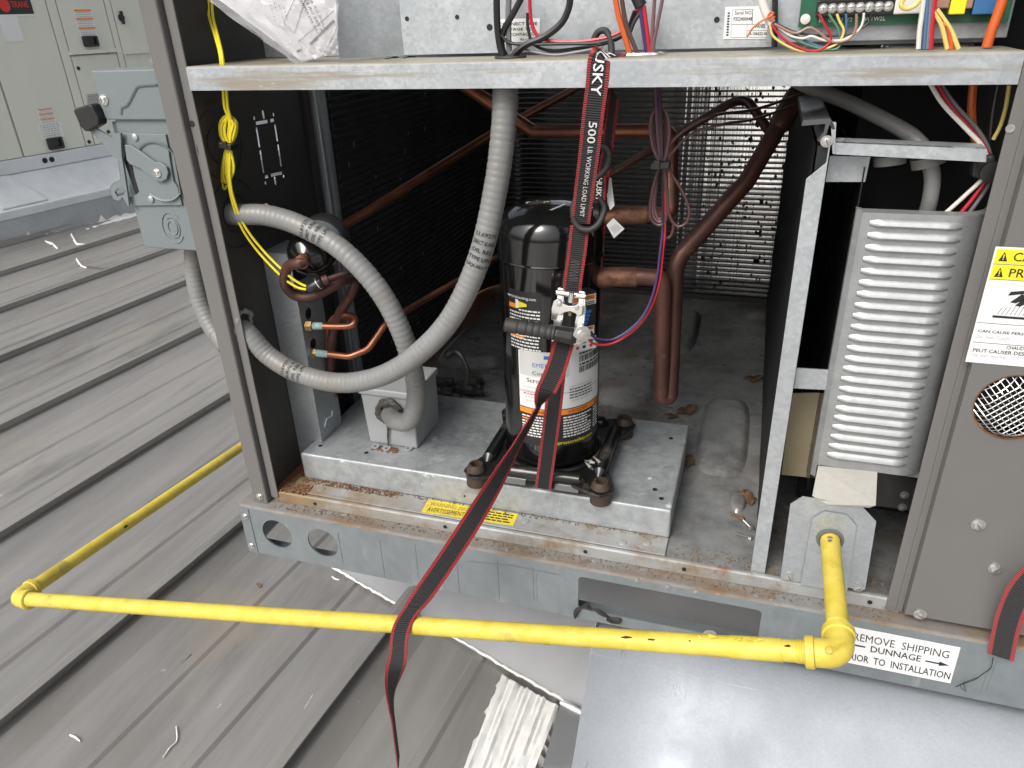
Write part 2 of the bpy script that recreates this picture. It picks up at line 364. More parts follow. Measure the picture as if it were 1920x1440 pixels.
G['scribe'] = mat('pencil_scribe', (.17,.19,.20), .6, .2)
G['bgcurb'] = mat('bright_curb_metal', (.60,.635,.66), .42, .3, var=(3,.7,(.50,.535,.56)), var2=(14,.5,(.68,.70,.715)), rvar=.12, bump=(5,.35))
G['leaf'] = mat('dead_leaf', (.13,.075,.035), .75, 0, var=(40,.7,(.06,.035,.02)), bump=(90,.4))
G['fin'] = mat('coil_fin', (.068,.068,.072), .5, .2, var=(6,.7,(.035,.035,.038)))
G['tubem'] = mat('coil_tube', (.034,.036,.041), .42, .3)
G['film'] = mat('plastic_film', (.78,.79,.81), .10, 0, alpha=.32, bump=(22,1.0), spec=.9)

# ================================================================== THE SETTING: metal roof
ROOF_Z = -0.47
th = R(5.5); RU = V((math.cos(th), -math.sin(th), 0)); RV = V((math.sin(th), math.cos(th), 0))
roof = bpy.data.objects.new('roof', None); COL.objects.link(roof); roof.location = (0, 0, ROOF_Z); BASE['roof'] = V((0, 0, ROOF_Z))
tag(roof, 'grey standing seam sheet metal roof under both units', kind='structure')
PITCH = 0.597
prof = [(.004,.054), (.004,.051), (-.012,.050), (-.010,.026), (.011,.024), (.062,0)]
for c0 in (.205, .395): prof += [(c0-.018,0), (c0-.010,.006), (c0+.010,.006), (c0+.018,0)]
prof += [(PITCH-.062,0), (PITCH-.030,.047), (PITCH-.014,.0545), (PITCH+.004,.0545)]
mb = MB(); L0, L1 = -14.0, 46.0
vs = []
for u, h in prof: vs += [RU*u + RV*L0 + V((0,0,h)), RU*u + RV*L1 + V((0,0,h))]
mb.add(vs, [(2*i, 2*i+2, 2*i+3, 2*i+1) for i in range(len(prof)-1)])
BASE['tmp'] = V((0,0,0))
first = None
for k in range(-34, 30):
    if first is None:
        o = mb.build('roof_panel', G['roofm']); first = o; BASE[o.name] = V((0,0,ROOF_Z))
    else:
        o = first.copy(); COL.objects.link(o)
    o.parent = roof; o.location = RU*(0.165 + k*PITCH)

# sealant splashes, stains and scraps on the roof
def flat_blob(name, pts, z, m, label, cat, group=None, h=.003):
    b = MB().prism([V((p.x, p.y, z)) for p in pts], (0,0,h)); o = b.build(name, m, base=(pts[0].x, pts[0].y, z)); return tag(o, label, cat, group)
def squiggle(name, pxs, r, m, label, cat, z=ROOF_Z+.004, group=None):
    P = spline([atZ(x, y, z) for x, y in pxs], 6); n = len(P)
    rr = [r*(.55+.45*math.sin(math.pi*min(1,max(0,i/(n-1)*1.02))))*(0.8+.4*random.random()) for i in range(n)]
    rr = [q*.75 for q in rr]; o = MB().tube(P, rr, 6, flat=.4).build(name, m, base=P[0]); return tag(o, label, cat, group)
squiggle('sealant_drip', [(578,1440),(590,1412),(600,1404),(606,1418),(611,1398),(616,1388),(613,1404),(606,1438)], .004, G['seal'], 'looped white sealant string on roof at bottom edge left of strap', 'sealant')
squiggle('sealant_drip', [(133,438),(140,452),(146,458),(160,459),(171,457)], .012, G['seal'], 'white sealant dribble running down the far roof rib beside other unit', 'sealant')
squiggle('sealant_drip', [(85,452),(98,458),(108,466)], .012, G['seal'], 'shorter white sealant dribble left of the longer one below other unit', 'sealant')
squiggle('sealant_drip', [(140,478),(146,490),(152,498),(162,502)], .008, G['seal'], 'small white sealant smear above the dark torn patch on far roof', 'sealant')
squiggle('torn_patch', [(158,500),(172,502),(186,506),(204,505),(216,508)], .016, G['putty'], 'dark torn scrap on far roof panel below the white smear', 'debris')
squiggle('wire_scrap', [(337,1243),(344,1238),(352,1236),(360,1239),(366,1235),(368,1228),(362,1226),(355,1230),(352,1236)], .0022, G['steel_dark'], 'rusty bent wire scrap lying on roof below yellow pipe', 'debris')
squiggle('leaf_scrap', [(482,1094),(486,1098),(490,1100)], .006, G['leaf'], 'tiny brown scrap on roof left of the grey flashing', 'debris')
for k, pxs in enumerate([[(60,1290),(63,1286),(66,1284)],[(130,1378),(140,1382),(150,1390)],[(305,1420),(318,1402),(331,1388),(330,1362)],[(622,1081),(630,1086),(636,1087)]]):
    squiggle('sealant_drip', pxs, .0028, G['seal'], ['white sealant fleck on roof near left bottom edge','thin white sealant scratch low on the roof at left','long thin white sealant scratch on roof left of hanging strap','white sealant dashes on roof just below the base rail'][k], 'sealant')

# ------------------------------------------------------------------ curb below the unit
curb = thing('roof_curb', 'grey sheet metal curb and sloped flashing under the open unit', 'roof curb', (0.9, 0.8, ROOF_Z))
P0 = atZ(622, 1066, -.46); P1 = atZ(1090, 1337, -.46); dd = (P1-P0).normalized(); nin = V((-dd.y, dd.x, 0))
if nin.y < 0: nin = -nin
P1x = P1 + dd*.30; lift = nin*.20 + V((0,0,.30))
mb = MB(); n = 14; vs = []
for i in range(n+1):
    t = i/n; off = nin*(.20*t) + V((0,0,.30*(t**1.25)))
    vs += [P0+off, P1x+off]
mb.add(vs, [(2*i, 2*i+1, 2*i+3, 2*i+2) for i in range(n)], smooth=True)
mb.build('flashing', G['flash'], curb)
MB().box((.02,.42,ROOF_Z),(2.1,1.25,-.112)).build('curb_wall', G['flash'], curb)
P = [P0 + (P1x-P0)*(i/90) + V((0,0,.004)) + nin*(random.random()*.004) for i in range(91)]
MB().tube(P, [.0022+.0022*random.random() for _ in P], 6).build('sealant_bead', G['seal'], curb)
# small flange under the leaning panel
a = [atZ(x,y,-.45) for x, y in ((1051,1322),(1098,1346),(1090,1440),(1018,1440))]
MB().prism(a, (0,0,.006)).build('flange', G['flash'], curb)
MB().tube([a[0]+V((0,0,.008)), (a[0]+a[1])*.5+V((0,0,.010)), a[1]+V((0,0,.008))], [.004,.006,.004], 6).build('sealant_bead', G['seal'], curb)
# brushed white roof coating
c = [atZ(942,1256,-.455), atZ(1055,1322,-.455), atZ(1000,1470,-.455), atZ(858,1470,-.455)]
mb = MB(); nu, nv = 26, 16; vs = []
for j in range(nv+1):
    for i in range(nu+1):
        s, t = i/nu, j/nv; p = c[0].lerp(c[1], s).lerp(c[3].lerp(c[2], s), t)
        e = (random.random()-.5)*.022 if i in (0, nu) else 0
        h = .005+.0022*math.sin(i*1.1+.35*math.sin(j*.8))+.0022*math.sin(i*2.7+j*.15)+.0035*random.random()
        vs.append(p + V((e, 0, h if 0 < i < nu and 0 < j else -.012)))
mb.add(vs, [(j*(nu+1)+i, j*(nu+1)+i+1, (j+1)*(nu+1)+i+1, (j+1)*(nu+1)+i) for j in range(nv) for i in range(nu)], smooth=True)
tag(mb.build('roof_coating', G['seal'], base=c[0]), 'strip of brushed white roof coating below the grey flashing', 'coating')

# ------------------------------------------------------------------ removed panel leaning under the rail
pk = .9
def pl(X, Y, up_=0): return V((X, Y, -.125 + (Y-.03)*pk)) + V((0,-pk,1)).normalized()*up_
mb = MB(); n = 24; vs = []; rows = []
prof = [(.036,-.030)] + [(.03-.40*(i/n), 0) for i in range(n+1)]
X0, X1 = .682, 2.25
for i in range(n+1):
    y = .03 - .345*(i/n); bow = .006*math.sin(math.pi*i/n) - .022*max(0, 1-i/4.5)**2
    for k in range(9):
        x = X0 + (X1-X0)*k/8; vs.append(pl(x, y, bow + .003*math.sin(k*1.3+i*.2)))
mb.add(vs, [(i*9+k, (i+1)*9+k, (i+1)*9+k+1, i*9+k+1) for i in range(n) for k in range(8)], smooth=True)
lean = thing('access_panel', 'scratched bare metal access panel leaning below the base rail', 'metal panel', (1.3,-.28,ROOF_Z))
o = mb.build('sheet', G['panel'], lean); md = o.modifiers.new('solid','SOLIDIFY'); md.thickness = .0015
mb = MB(); mb.prism([pl(X0-.0015, .028, -.004), pl(X0-.0015, -.315, 0), pl(X0-.0015, -.315, -.022), pl(X0-.0015, .012, -.024)], (.0012,0,0)); mb.build('side_flange', G['panel'], lean)

# ================================================================== OTHER ROOFTOP UNIT behind at left
A = atZ(0,468,-.46); B = atZ(250,402,-.46); bv = (B-A).normalized(); bn = V((bv.y, -bv.x, 0))
def bgp(s, z, off): return A + bv*s + bn*off + V((0,0,z-A.z))
def bgs(x, y, off): p = atPl(x, y, A + bn*off, bn); return (p-A).dot(bv), p.z
OFF = -.34
bgu = thing('rooftop_unit', 'pale sage rooftop unit with black handles standing behind on the left', 'rooftop unit', bgp(1,-.47,OFF))
zb = bgs(0,303,OFF)[1]
def bgbox(mb, s0, s1, z0, z1, o0, o1, m=0):
    c = bgp((s0+s1)/2, (z0+z1)/2, (o0+o1)/2); return mb.obox(c, bv*(s1-s0)/2, bn*(o1-o0)/2, V((0,0,(z1-z0)/2)), m)
bgbox(MB(), -1.2, 3.6, zb, 1.9, OFF-1.8, OFF-.02).build('cabinet', G['bgpaint'], bgu)
sA = bgs(28,240,OFF)[0]; sB = bgs(128,150,OFF)[0]; sB2 = bgs(146,150,OFF)[0]; sC = bgs(210,60,OFF)[0]; sD = bgs(222,60,OFF)[0]
zs = bgs(170,100,OFF)[1]; zs2 = bgs(250,98,OFF)[1]
g = .008
for s0, s1, z0, z1 in ((-1.2,sA-g,zb+.004,1.9),(sA+g,sB-g,zb+.004,1.9),(sB,sB2-g,zb+.004,1.9),(sB2,sC-g,zs+.012,1.9),(sB2,sC-g,zb+.004,zs-.012),(sC,sD-g,zb+.004,1.9),(sD,3.6,zs2+.01,1.9),(sD,3.6,zb+.004,zs2-.01)):
    bgbox(MB(), s0, s1, z0, z1, OFF-.019, OFF).build('panel', G['bgpaint'], bgu, bevel=.003)
for x0,y0,x1,y1 in ((130,96,216,103),(231,97,284,102)):
    a = bgs(x0,y1,OFF); b = bgs(x1,y0,OFF); bgbox(MB(), a[0], b[0], a[1], a[1]+.025, OFF, OFF+.02).build('drip_edge', G['bgpaint'], bgu)
def bgrect(name, x0, y0, x1, y1, m, dz=.004, h=None):
    a = bgs(x0,y1,OFF); b = bgs(x1,y0,OFF); b0 = bgs((x0+x1)/2, (y0+y1)/2, OFF)
    w = abs(bgs(x1,(y0+y1)/2,OFF)[0]-bgs(x0,(y0+y1)/2,OFF)[0])/2; hh = (bgs((x0+x1)/2,y0,OFF)[1]-bgs((x0+x1)/2,y1,OFF)[1])/2
    return b0[0], b0[1], w, hh
# black pull handles: a raised frame round a recess
for x0,y0,x1,y1 in ((155,67,182,88),(88,257,117,280)):
    s, z, w, h = bgrect('', x0,y0,x1,y1, None); mb = MB()
    f = lambda u, v: bgp(u, v, OFF+.001)
    mb.plate(rrect(s-w,s+w,z-h,z+h,.012,f), [rrect(s-w*.72,s+w*.72,z-h*.62,z+h*.7,.008,f)], bn*.02)
    bgbox(mb, s-w*.75, s+w*.75, z-h*.65, z+h*.72, OFF+.001, OFF+.004); mb.build('pull_handle', G['black'], bgu, bevel=.003)
def bglabel(x0,y0,x1,y1, kind):
    s, z, w, h = bgrect('', x0,y0,x1,y1, None); mb = MB(); bgbox(mb, s-w, s+w, z-h, z+h, OFF+.001, OFF+.003)
    fn = lambda u, v, d=.0042: bgp(s-w+u, z-h+v, OFF+d)
    def q(u0,v0,u1,v1,m): mb.poly([fn(u0*2*w,v0*2*h),fn(u1*2*w,v0*2*h),fn(u1*2*w,v1*2*h),fn(u0*2*w,v1*2*h)], m)
    if kind == 'warn':
        for t in (.97,.66,.33): q(.03,t-.07,.97,t,1)
        for r in range(11):
            t = .88-r*.08
            if r in (3,7): continue
            u = .08
            while u < .9: l = .05+.09*random.random(); q(u,t-.028,min(u+l,.93),t,2); u += l+.03
    if kind == 'text':
        for r in range(6):
            u = .06
            while u < .88: l = .04+.1*random.random(); q(u,.86-r*.14,min(u+l,.94),.92-r*.14,2); u += l+.04
    return mb.build('label', [G['label'], G['orange'], G['greyink']], bgu)
bglabel(143,16,177,68,'warn'); bglabel(72,202,102,232,'warn'); bglabel(74,230,118,259,'text'); bglabel(4,31,39,78,'blank'); bglabel(178,195,193,218,'text')
# name plate, black with red mark
s, z, w, h = bgrect('', -14,-6,60,27, None); mb = MB(); bgbox(mb, s-w, s+w, z-h, z+h, OFF+.001, OFF+.003)
bgbox(mb, s-w, s+w, z-h-.012, z-h, OFF+.001, OFF+.003, 1)
tl = bgs(21,13,OFF); tr = bgs(53,11,OFF)
mb.text('TRANE', lambda u, v: bgp(tl[0]+u, tl[1]+v-.004, OFF+.0045), w=tr[0]-tl[0], h=.038, m=2)
cc = bgs(8,10,OFF); mb.poly([bgp(cc[0]+.035*math.cos(k*.262), cc[1]+.042*math.sin(k*.262), OFF+.0045) for k in range(24)], 2)
mb.build('name_plate', [G['ink'], G['label'], G['redink']], bgu)
s, z = bgs(227,33,OFF); MB().lathe([(.026,0),(.026,.006),(.016,.012),(.016,.022),(.0,.024)], bgp(s,z,OFF), bn, 16).build('latch_knob', G['black'], bgu)
bgbox(MB(), s-.012, s+.012, z-.045, z+.045, OFF+.008, OFF+.022).build('latch_knob', G['black'], bgu, bevel=.006)
for x, y in ((147,128),(167,266),(203,247)):
    s, z = bgs(x,y,OFF); MB().lathe([(.014,0),(.012,.006),(0,.008)], bgp(s,z,OFF), bn, 12).build('screw', G['black'], bgu)
for k in range(5):
    s, z, w, h = bgrect('', 163, 176+k*3.6, 185, 178+k*3.6, None); bgbox(MB(), s-w, s+w, z-.004, z+.004, OFF, OFF+.006).build('louvre', G['greyink'], bgu)
# its base rail, flashing and curb
z1 = bgs(0,322,OFF)[1]
mb = MB(); bgbox(mb, -1.2, 3.6, zb-.09, zb, OFF-.05, OFF+.02); mb.build('base_rail', G['bgcurb'], bgu, bevel=.004)
for x, y in ((84,301),(97,299)):
    s, z = bgs(x,y,OFF+.02); MB().lathe([(.019,0),(.019,.003)], bgp(s,z,OFF+.02), bn, 16).build('rail_hole', G['black_matt'], bgu)
bgc = thing('roof_curb', 'bright metal curb with sealed edge under the pale sage unit', 'roof curb', bgp(1,-.47,0))
ZF = bgs(0,398,-.02)[1]; ZF2 = ZF-.055
mb = MB(); s0, s1 = -1.2, 3.6
for (oa, za), (ob, zb_) in (((OFF+.0,zb-.085),(-.06,ZF)),): mb.prism([bgp(s0,za,oa),bgp(s1,za,oa),bgp(s1,zb_,ob),bgp(s0,zb_,ob)], V((0,0,-.004)))
mb.build('flashing', G['bgcurb'], bgc)
bgbox(MB(), s0, s1, ZF2, ZF, -.10, .0).build('flange', G['bgcurb'], bgc, bevel=.006)
bgbox(MB(), s0, s1, ROOF_Z-.01, ZF2-.002, -.10, -.012).build('curb_wall', G['galv'], bgc)
s, z = bgs(38,330,-.2); MB().prism([bgp(s-.24,zb-.1,OFF+.03), bgp(s-.02,zb-.1,OFF+.03), bgp(s+.05,ZF+.002,-.05), bgp(s-.26,ZF+.002,-.05)], V((0,0,.012))).build('patch', G['bgcurb'], bgc, bevel=.003)
mb = MB(); n = 160; vs = []
for i in range(n+1):
    s = -1.2 + 4.8*i/n; hgt = .015+.035*abs(math.sin(i*.9)*math.sin(i*.37+1))*random.random() + (.05 if random.random() < .04 else 0); wd = .02+.03*random.random()
    vs += [bgp(s, ROOF_Z+hgt, -.009), bgp(s, ROOF_Z+.012, -.006), bgp(s, ROOF_Z+.004, wd), bgp(s, ROOF_Z-.03, wd+.004)]
mb.add(vs, [(4*i+k, 4*i+k+1, 4*i+k+5, 4*i+k+4) for i in range(n) for k in range(3)], smooth=True); mb.build('sealant_bead', G['seal'], bgc)

tag(MB().box((-.6,5.2,ROOF_Z-.02),(6.5,5.35,1.9)).build('added_backdrop_wall', mat('backdrop_white', (.74,.74,.72), .6, 0, var=(2,.4,(.64,.64,.61))), base=(2.5,5.2,ROOF_Z)), 'added white backdrop wall brightening the view through the back coil fins', 'wall')  # added white backdrop; makes the daylight patch behind the coil fins bright

# ================================================================== THE OPEN UNIT
unit = thing('rooftop_unit', 'open grey brown rooftop unit with its front panels removed', 'rooftop unit', (0.6, 0.6, 0.0))
UX1 = 2.3
def screw(parent, P, nrm, r=.0075, name='screw', slot=True, m='steel'):
    nrm = V(nrm).normalized(); mb = MB(); mb.lathe([(r*1.25,0),(r*1.25,r*.18)], P, nrm, 14); mb.lathe([(r*.85,r*.18),(r*.8,r*.75),(r*.5,r*.85),(0,r*.85)], P, nrm, 6, smooth=False)
    if slot:
        u = nrm.orthogonal().normalized(); w = nrm.cross(u); a = random.random()*3; d = u*math.cos(a)+w*math.sin(a)
        mb.obox(V(P)+nrm*r*.86, d*r*.6, nrm.cross(d)*r*.09, nrm*r*.05, 1)
    return mb.build(name, [G[m], G['steel_dark']], parent)
# base rail with two lifting holes and a fork slot
F = lambda x, z: V((x, 0, z))
hole1 = circle((.074,0,-.054), .032, 28); hole2 = circle((.172,0,-.054), .0315, 28)
slot = rrect(.655, .942, -.088, -.019, .008, F)
rail = MB().plate([F(0,-.110), F(UX1,-.110), F(UX1,-.004), F(0,-.004)], [hole1, hole2, slot], (0,.003,0)).build('base_rail', G['rail'], unit)
MB().prism([(0,0,-.004),(0,.0015,-.001),(0,.004,0),(0,.055,0),(0,.055,-.003),(0,.006,-.003),(0,.003,-.005)], (UX1,0,0)).build('rail_ledge', G['ledge'], unit)
MB().box((0,.003,-.110),(UX1,.04,-.107)).build('rail_flange', G['rail'], unit)
MB().prism([(0,-.0012,-.108),(.020,-.0012,-.111),(.020,-.0012,-.006),(0,-.0012,-.003)], (0,.001,0)).build('rail_end_tab', G['rail'], unit)
for x, z in ((.011,-.024),(.009,-.094)): screw(rail, (x,-.0013,z), (0,-1,0), .0055)
MB().box((0,.006,-.110),(.003,1.3,-.003)).build('side_rail', G['rail'], unit)
for k in range(26):
    x = .215 + k*.0735 + random.uniform(-.008,.008)
    if .64 < x < .955: continue
    MB().box((x,-.0006,-.109+random.random()*.02),(x+.0008,.0,-.012-random.random()*.015)).build('scribe_mark', G['scribe'], rail)
    if random.random() < .6: MB().box((x+.006,-.0006,-.09),(x+.0065,.0,-.03)).build('scribe_mark', G['scribe'], rail)
mb = MB(); mb.add([atY(x,y,-.0007) for x,y in ((873,1052),(900,1054),(960,1060),(1050,1078),(1050,1079.4),(960,1061.4),(900,1055.4),(873,1053.4))], [(0,1,6,7),(1,2,5,6),(2,3,4,5)]); mb.build('scribe_mark', G['scribe'], rail)
for x, y in ((1195,1088),(1252,1100),(1305,1110),(1332,1190)): screw(rail, atY(x,y,-.0003), (0,-1,0), .0032 if y<1150 else .009, 'rivet' if y<1150 else 'screw')
# black torn gasket hanging at the slot
MB().tube(spline([atY(x,y,-.004) for x,y in ((1078,1160),(1080,1148),(1088,1140),(1098,1136),(1105,1140),(1118,1144),(1132,1152),(1146,1160),(1162,1164),(1150,1168),(1140,1160))],4), [.001+.0035*abs(math.sin(i*.35)) for i in range(41)], 6).build('torn_gasket', G['rubber_black'], unit)
# base pan
pan = MB(); pan.box((.055,.034,.012),(1.9,1.36,.020)); pan = pan.build('base_pan', G['galv_pan'], unit)
MB().prism([(.062,.028,.001),(.062,.028,.0205),(.062,.031,.0225),(.062,.036,.0225),(.062,.036,.0205),(.062,.031,.001)], (1.068,0,0)).build('pan_lip', G['galv_lip'], unit)
for x in (.15,.41,.66,.82,1.09):
    MB().lathe([(.0035,0),(.0035,.001)], (x,.0279,.011), (0,-1,0), 12).build('lip_hole', G['black_matt'], unit)
def hump(name, px, h, z0=.020, pw=4):
    c = [atZ(x,y,z0) for x,y in px]; cx = sum((p.x for p in c))/4; cy = sum((p.y for p in c))/4
    hx = (max(p.x for p in c)-min(p.x for p in c))/2; hy = (max(p.y for p in c)-min(p.y for p in c))/2
    mb = MB(); n = 28; vs = [(cx,cy,z0+h)]; fs = []
    rings = ((.55,1),(.74,.96),(.86,.75),(.94,.38),(1.0,.08),(1.03,-.05))
    for t, k in rings:
        for i in range(n):
            a = 2*math.pi*i/n; ca, sa = math.cos(a), math.sin(a); q = (abs(ca)**pw+abs(sa)**pw)**(-1/pw)
            vs.append((cx+hx*t*q*ca, cy+hy*t*q*sa, z0+h*k))
    fs += [(0,1+i,1+(i+1)%n) for i in range(n)]
    for r in range(len(rings)-1): fs += [(1+r*n+i,1+(r+1)*n+i,1+(r+1)*n+(i+1)%n,1+r*n+(i+1)%n) for i in range(n)]
    mb.add(vs, fs, smooth=True); return mb.build(name, G['galv_pan'], pan)
hump('pan_emboss', ((1305,885),(1392,890),(1408,752),(1322,748)), .016)
hump('pan_emboss', ((1228,660),(1300,665),(1310,585),(1250,580)), .02)
hump('pan_emboss', ((1140,760),(1215,765),(1240,640),(1160,630)), .018)
hump('pan_emboss', ((860,690),(935,690),(938,610),(880,610)), .018)
hump('pan_emboss', ((1365,960),(1398,962),(1400,925),(1370,922)), .008, pw=2)
# pedestal under compressor and junction box
ped = MB(); PX0, PX1, PY0, PY1, PZ = .0955, .789, .083, .372, .0785
ped.box((PX0,PY0,.022),(PX1,PY1,PZ)); ped = ped.build('pedestal', G['galv_dirty'], unit, bevel=.004, seg=3)
pfl = MB().box((.088,.037,.0222),(.788,.0825,.0248)).build('pedestal_flange', G['galv_lip'], unit, bevel=.001)
for x, y in ((601,836),(687,849),(1228,918),(1258,822),(1240,935)):
    p = atZ(x,y,PZ); MB().lathe([(.0042,0),(.0042,.0006)], (p.x,p.y,PZ+.0001), (0,0,1), 12).build('pedestal_hole', G['black_matt'], ped)
for x, y in ((603,917),(1167,1017),(1213,1018),(985,977)):
    p = atZ(x,y,.0249); MB().lathe([(.0075,0),(.007,.001),(.005,.0018),(0,.002)], (p.x,p.y,.0249), (0,0,1), 14).build('rivet', G['galv_lip'], pfl)
p = atY(871,930,PY0-.0004); MB().lathe([(.002,0),(.002,.0005)], p, (0,-1,0), 10).build('pedestal_hole', G['black_matt'], ped)
# rust along the left corner of the pan
def crumbs(name, x0,x1,y0,y1,z,n,m,parent, sz=.004):
    mb = MB()
    for k in range(n):
        x = random.uniform(x0,x1); y = random.uniform(y0,y1); s = sz*(.3+random.random()); a = random.random()*6.3
        pts = [V((x+s*math.cos(a+t)*random.uniform(.6,1.3), y+s*math.sin(a+t)*random.uniform(.6,1.3), z)) for t in (0,1.2,2.4,3.7,5.1)]
        mb.prism(pts, (0,0,random.uniform(.0006,.0022)))
    o = mb.build(name, m, parent); o['kind'] = 'stuff'; return o
crumbs('rust_flakes', .074,.096,.036,.135,.0201,420,G['rust'],unit,.0028)
crumbs('rust_flakes', .074,.13,.030,.060,.0249,220,G['rust'],unit,.0020)
crumbs('rust_flakes', .10,.30,.066,.0815,.0249,330,G['rust'],unit,.0015)
crumbs('dirt_crumbs', .10,.78,.074,.0822,.0249,260,mat('dirt', (.16,.12,.075), .9),unit,.0014)
crumbs('dirt_crumbs', .80,1.11,.034,.075,.0201,260,bpy.data.materials['dirt'],unit,.0014)
crumbs('dirt_crumbs', .07,1.12,.010,.027,.0001,500,bpy.data.materials['dirt'],unit,.0012)
crumbs('dirt_crumbs', .95,1.10,.04,.20,.0201,200,bpy.data.materials['dirt'],unit,.0018)
# corner posts
def post(xa, xb, xc, xd, parent=unit):
    mb = MB(); ztop = 1.32
    mb.prism([(xa,.016,0),(xb-.002,.016,0),(xb,.018,0),(xb,.034,0),(xb-.002,.034,0),(xb-.002,.019,0),(xa,.019,0)], (0,0,ztop)); mb2 = MB()
    mb2.box((xc,.026,.010),(xd,.029,ztop)); mb2.box((min(xb,xc),.029,.010),(max(xb,xc)+.001,.036,ztop))
    p = mb.build('corner_post', G['paint'], unit, bevel=.0012); mb2.build('post_strip', G['paint'], p, bevel=.0008); return p
pl_ = post(.0235,.0535,.0575,.0725)
screw(pl_, atY(487,931,.0158), (0,-1,0), .006)
p = atY(360,232,.0258); MB().lathe([(.0045,0),(.0045,.0006)], p, (0,-1,0), 14).build('post_hole', G['black_matt'], unit)
mb = MB(); mb.box((1.1115,.026,.004),(1.1255,.029,1.32)); mb.box((1.1255,.0262,.004),(1.134,.060,1.32)); mb.build('corner_post', G['paint'], unit, bevel=.0008)
p = atY(1894,241,.0258); MB().lathe([(.0045,0),(.0045,.0008),(.0028,.0008),(.0028,-.001)], p, (0,-1,0), 14).build('post_hole', G['steel'], unit)
# outer skins and inner faces
MB().plate([V((.0235,.036,0)),V((.0235,.345,0)),V((.0235,.345,1.32)),V((.0235,.036,1.32))], [[V((.0235,.163,.35)),V((.0235,.335,.35)),V((.0235,.335,.78)),V((.0235,.163,.78))]], (.0025,0,0)).build('side_panel', G['paint'], unit)
MB().prism([(.0,1.10,0),(.0,1.33,0),(.26,1.33,0),(.26,1.328,0),(.003,1.328,0),(.003,1.10,0)], (0,0,1.32)).build('corner_post', G['paint'], unit)
def onIn(x, y): return atX(x, y, .060)
def slot_bar(a, b, w):
    a = onIn(*a); b = onIn(*b); d = (b-a).normalized(); n2 = V((1,0,0)).cross(d)*w; return [a-n2,b-n2,b+n2,a+n2]
slots = []
for a, b, w_ in (((480,231.5),(502,227.5),.0026),((507,226.5),(514,225),.0026),((481,239),(487,276),.0023),((488,282),(494.5,324),.0023),((515.5,233),(520.5,265),.0023),((521.5,271),(527.5,312),.0023),((497,332),(503,330.5),.0026),((508,329),(529,324),.0026)):
    slots.append(slot_bar(a,b,w_))
for (x,y,rw,rh) in ((494,215,.0030,.0078),(477,221.5,.0025,.0032),(513,215,.0025,.0032),(498,343,.0025,.0032),(516,339,.0030,.0078),(532,331,.0025,.0032)):
    c = onIn(x,y); slots.append([c+V((0,rw*math.cos(t*.524),rh*math.sin(t*.524))) for t in range(12)])
c = onIn(499,390); slots.append([c+V((0,.010*math.cos(t*.524),.008*math.sin(t*.524))) for t in range(12)])
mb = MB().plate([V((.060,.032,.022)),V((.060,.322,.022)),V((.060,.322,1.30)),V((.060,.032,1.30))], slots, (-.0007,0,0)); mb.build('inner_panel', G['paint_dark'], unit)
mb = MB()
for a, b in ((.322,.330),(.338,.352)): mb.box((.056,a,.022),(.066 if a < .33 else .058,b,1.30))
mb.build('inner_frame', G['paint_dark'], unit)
MB().box((0.02,-.03,1.32),(UX1,1.36,1.35)).build('top_cover', G['paint'], unit)
MB().box((.024,1.345,.02),(1.0,1.349,.055)).build('back_sill', G['paint'], unit)
# knockouts and the slotted outline on the inner panel (daylight shows through the slots)
def onIn2(x, y): return atX(x, y, .0606)
for (cx, cy, r1, r2) in ((412,270,.052,.028),(442,400,.055,.030)):
    c = onIn2(cx,cy); mb = MB()
    for r in (r1, r2): mb.tube(circle(c, r, 40, (0,1,0), (0,0,1)), .0008, 5, closed=True)
    mb.build('knockout', G['black'], unit)
for x, y in ((397,190),(483,380)):
    c = onIn2(x,y); mb = MB(); mb.prism([c+V((0,.014*math.cos(t*.524)*(1+.3*random.random()),.0035*math.sin(t*.524)*(1+.4*random.random()))) for t in range(12)], (.0004,0,0)); mb.build('rust_mark', mat('rust_faint' , (.06,.03,.018), .8) if x < 400 else bpy.data.materials['rust_faint'], unit)
# shelf (divider below the control panel)
SZ = .7565
mb = MB(); mb.prism([(.0725,.024,.7245),(.0725,.024,SZ-.003),(.0725,.027,SZ),(.0725,.26,SZ),(.0725,.26,SZ-.0025),(.0725,.0275,SZ-.0025),(.0725,.0265,SZ-.004),(.0725,.0265,.7245)], (1.038,0,0))
mb.box((.0725,.0265,.7245),(1.1105,.045,.7265)); shelf = mb.build('shelf', G['galv_shelf'], unit)
def ring_hole(px, rx, ry, m='rubber_black', name='grommet', oval=0):
    p = atZ(px[0], px[1], SZ+.0005); mb = MB(); n = 32
    path = [V((p.x + rx*math.cos(2*math.pi*k/n) + (oval if math.cos(2*math.pi*k/n) > 0 else -oval), p.y + ry*math.sin(2*math.pi*k/n), SZ+.001)) for k in range(n)]
    mb.tube(path, .0022, 6, closed=True); mb.prism([V((q.x,q.y,SZ+.0003)) for q in path], (0,0,.0004), 1); mb.build(name, [G[m], G['black_matt']], shelf); return p
ring_hole((432,108), .014, .012); ring_hole((957,108), .019, .016)
ring_hole((1180,103), .012, .012, 'chrome', 'oval_hole', .03)
ring_hole((1452,86), .011, .011); ring_hole((1600,86), .013, .013); ring_hole((1738,87), .012, .013, 'chrome', 'oval_hole', .035); ring_hole((1848,84), .009, .010)
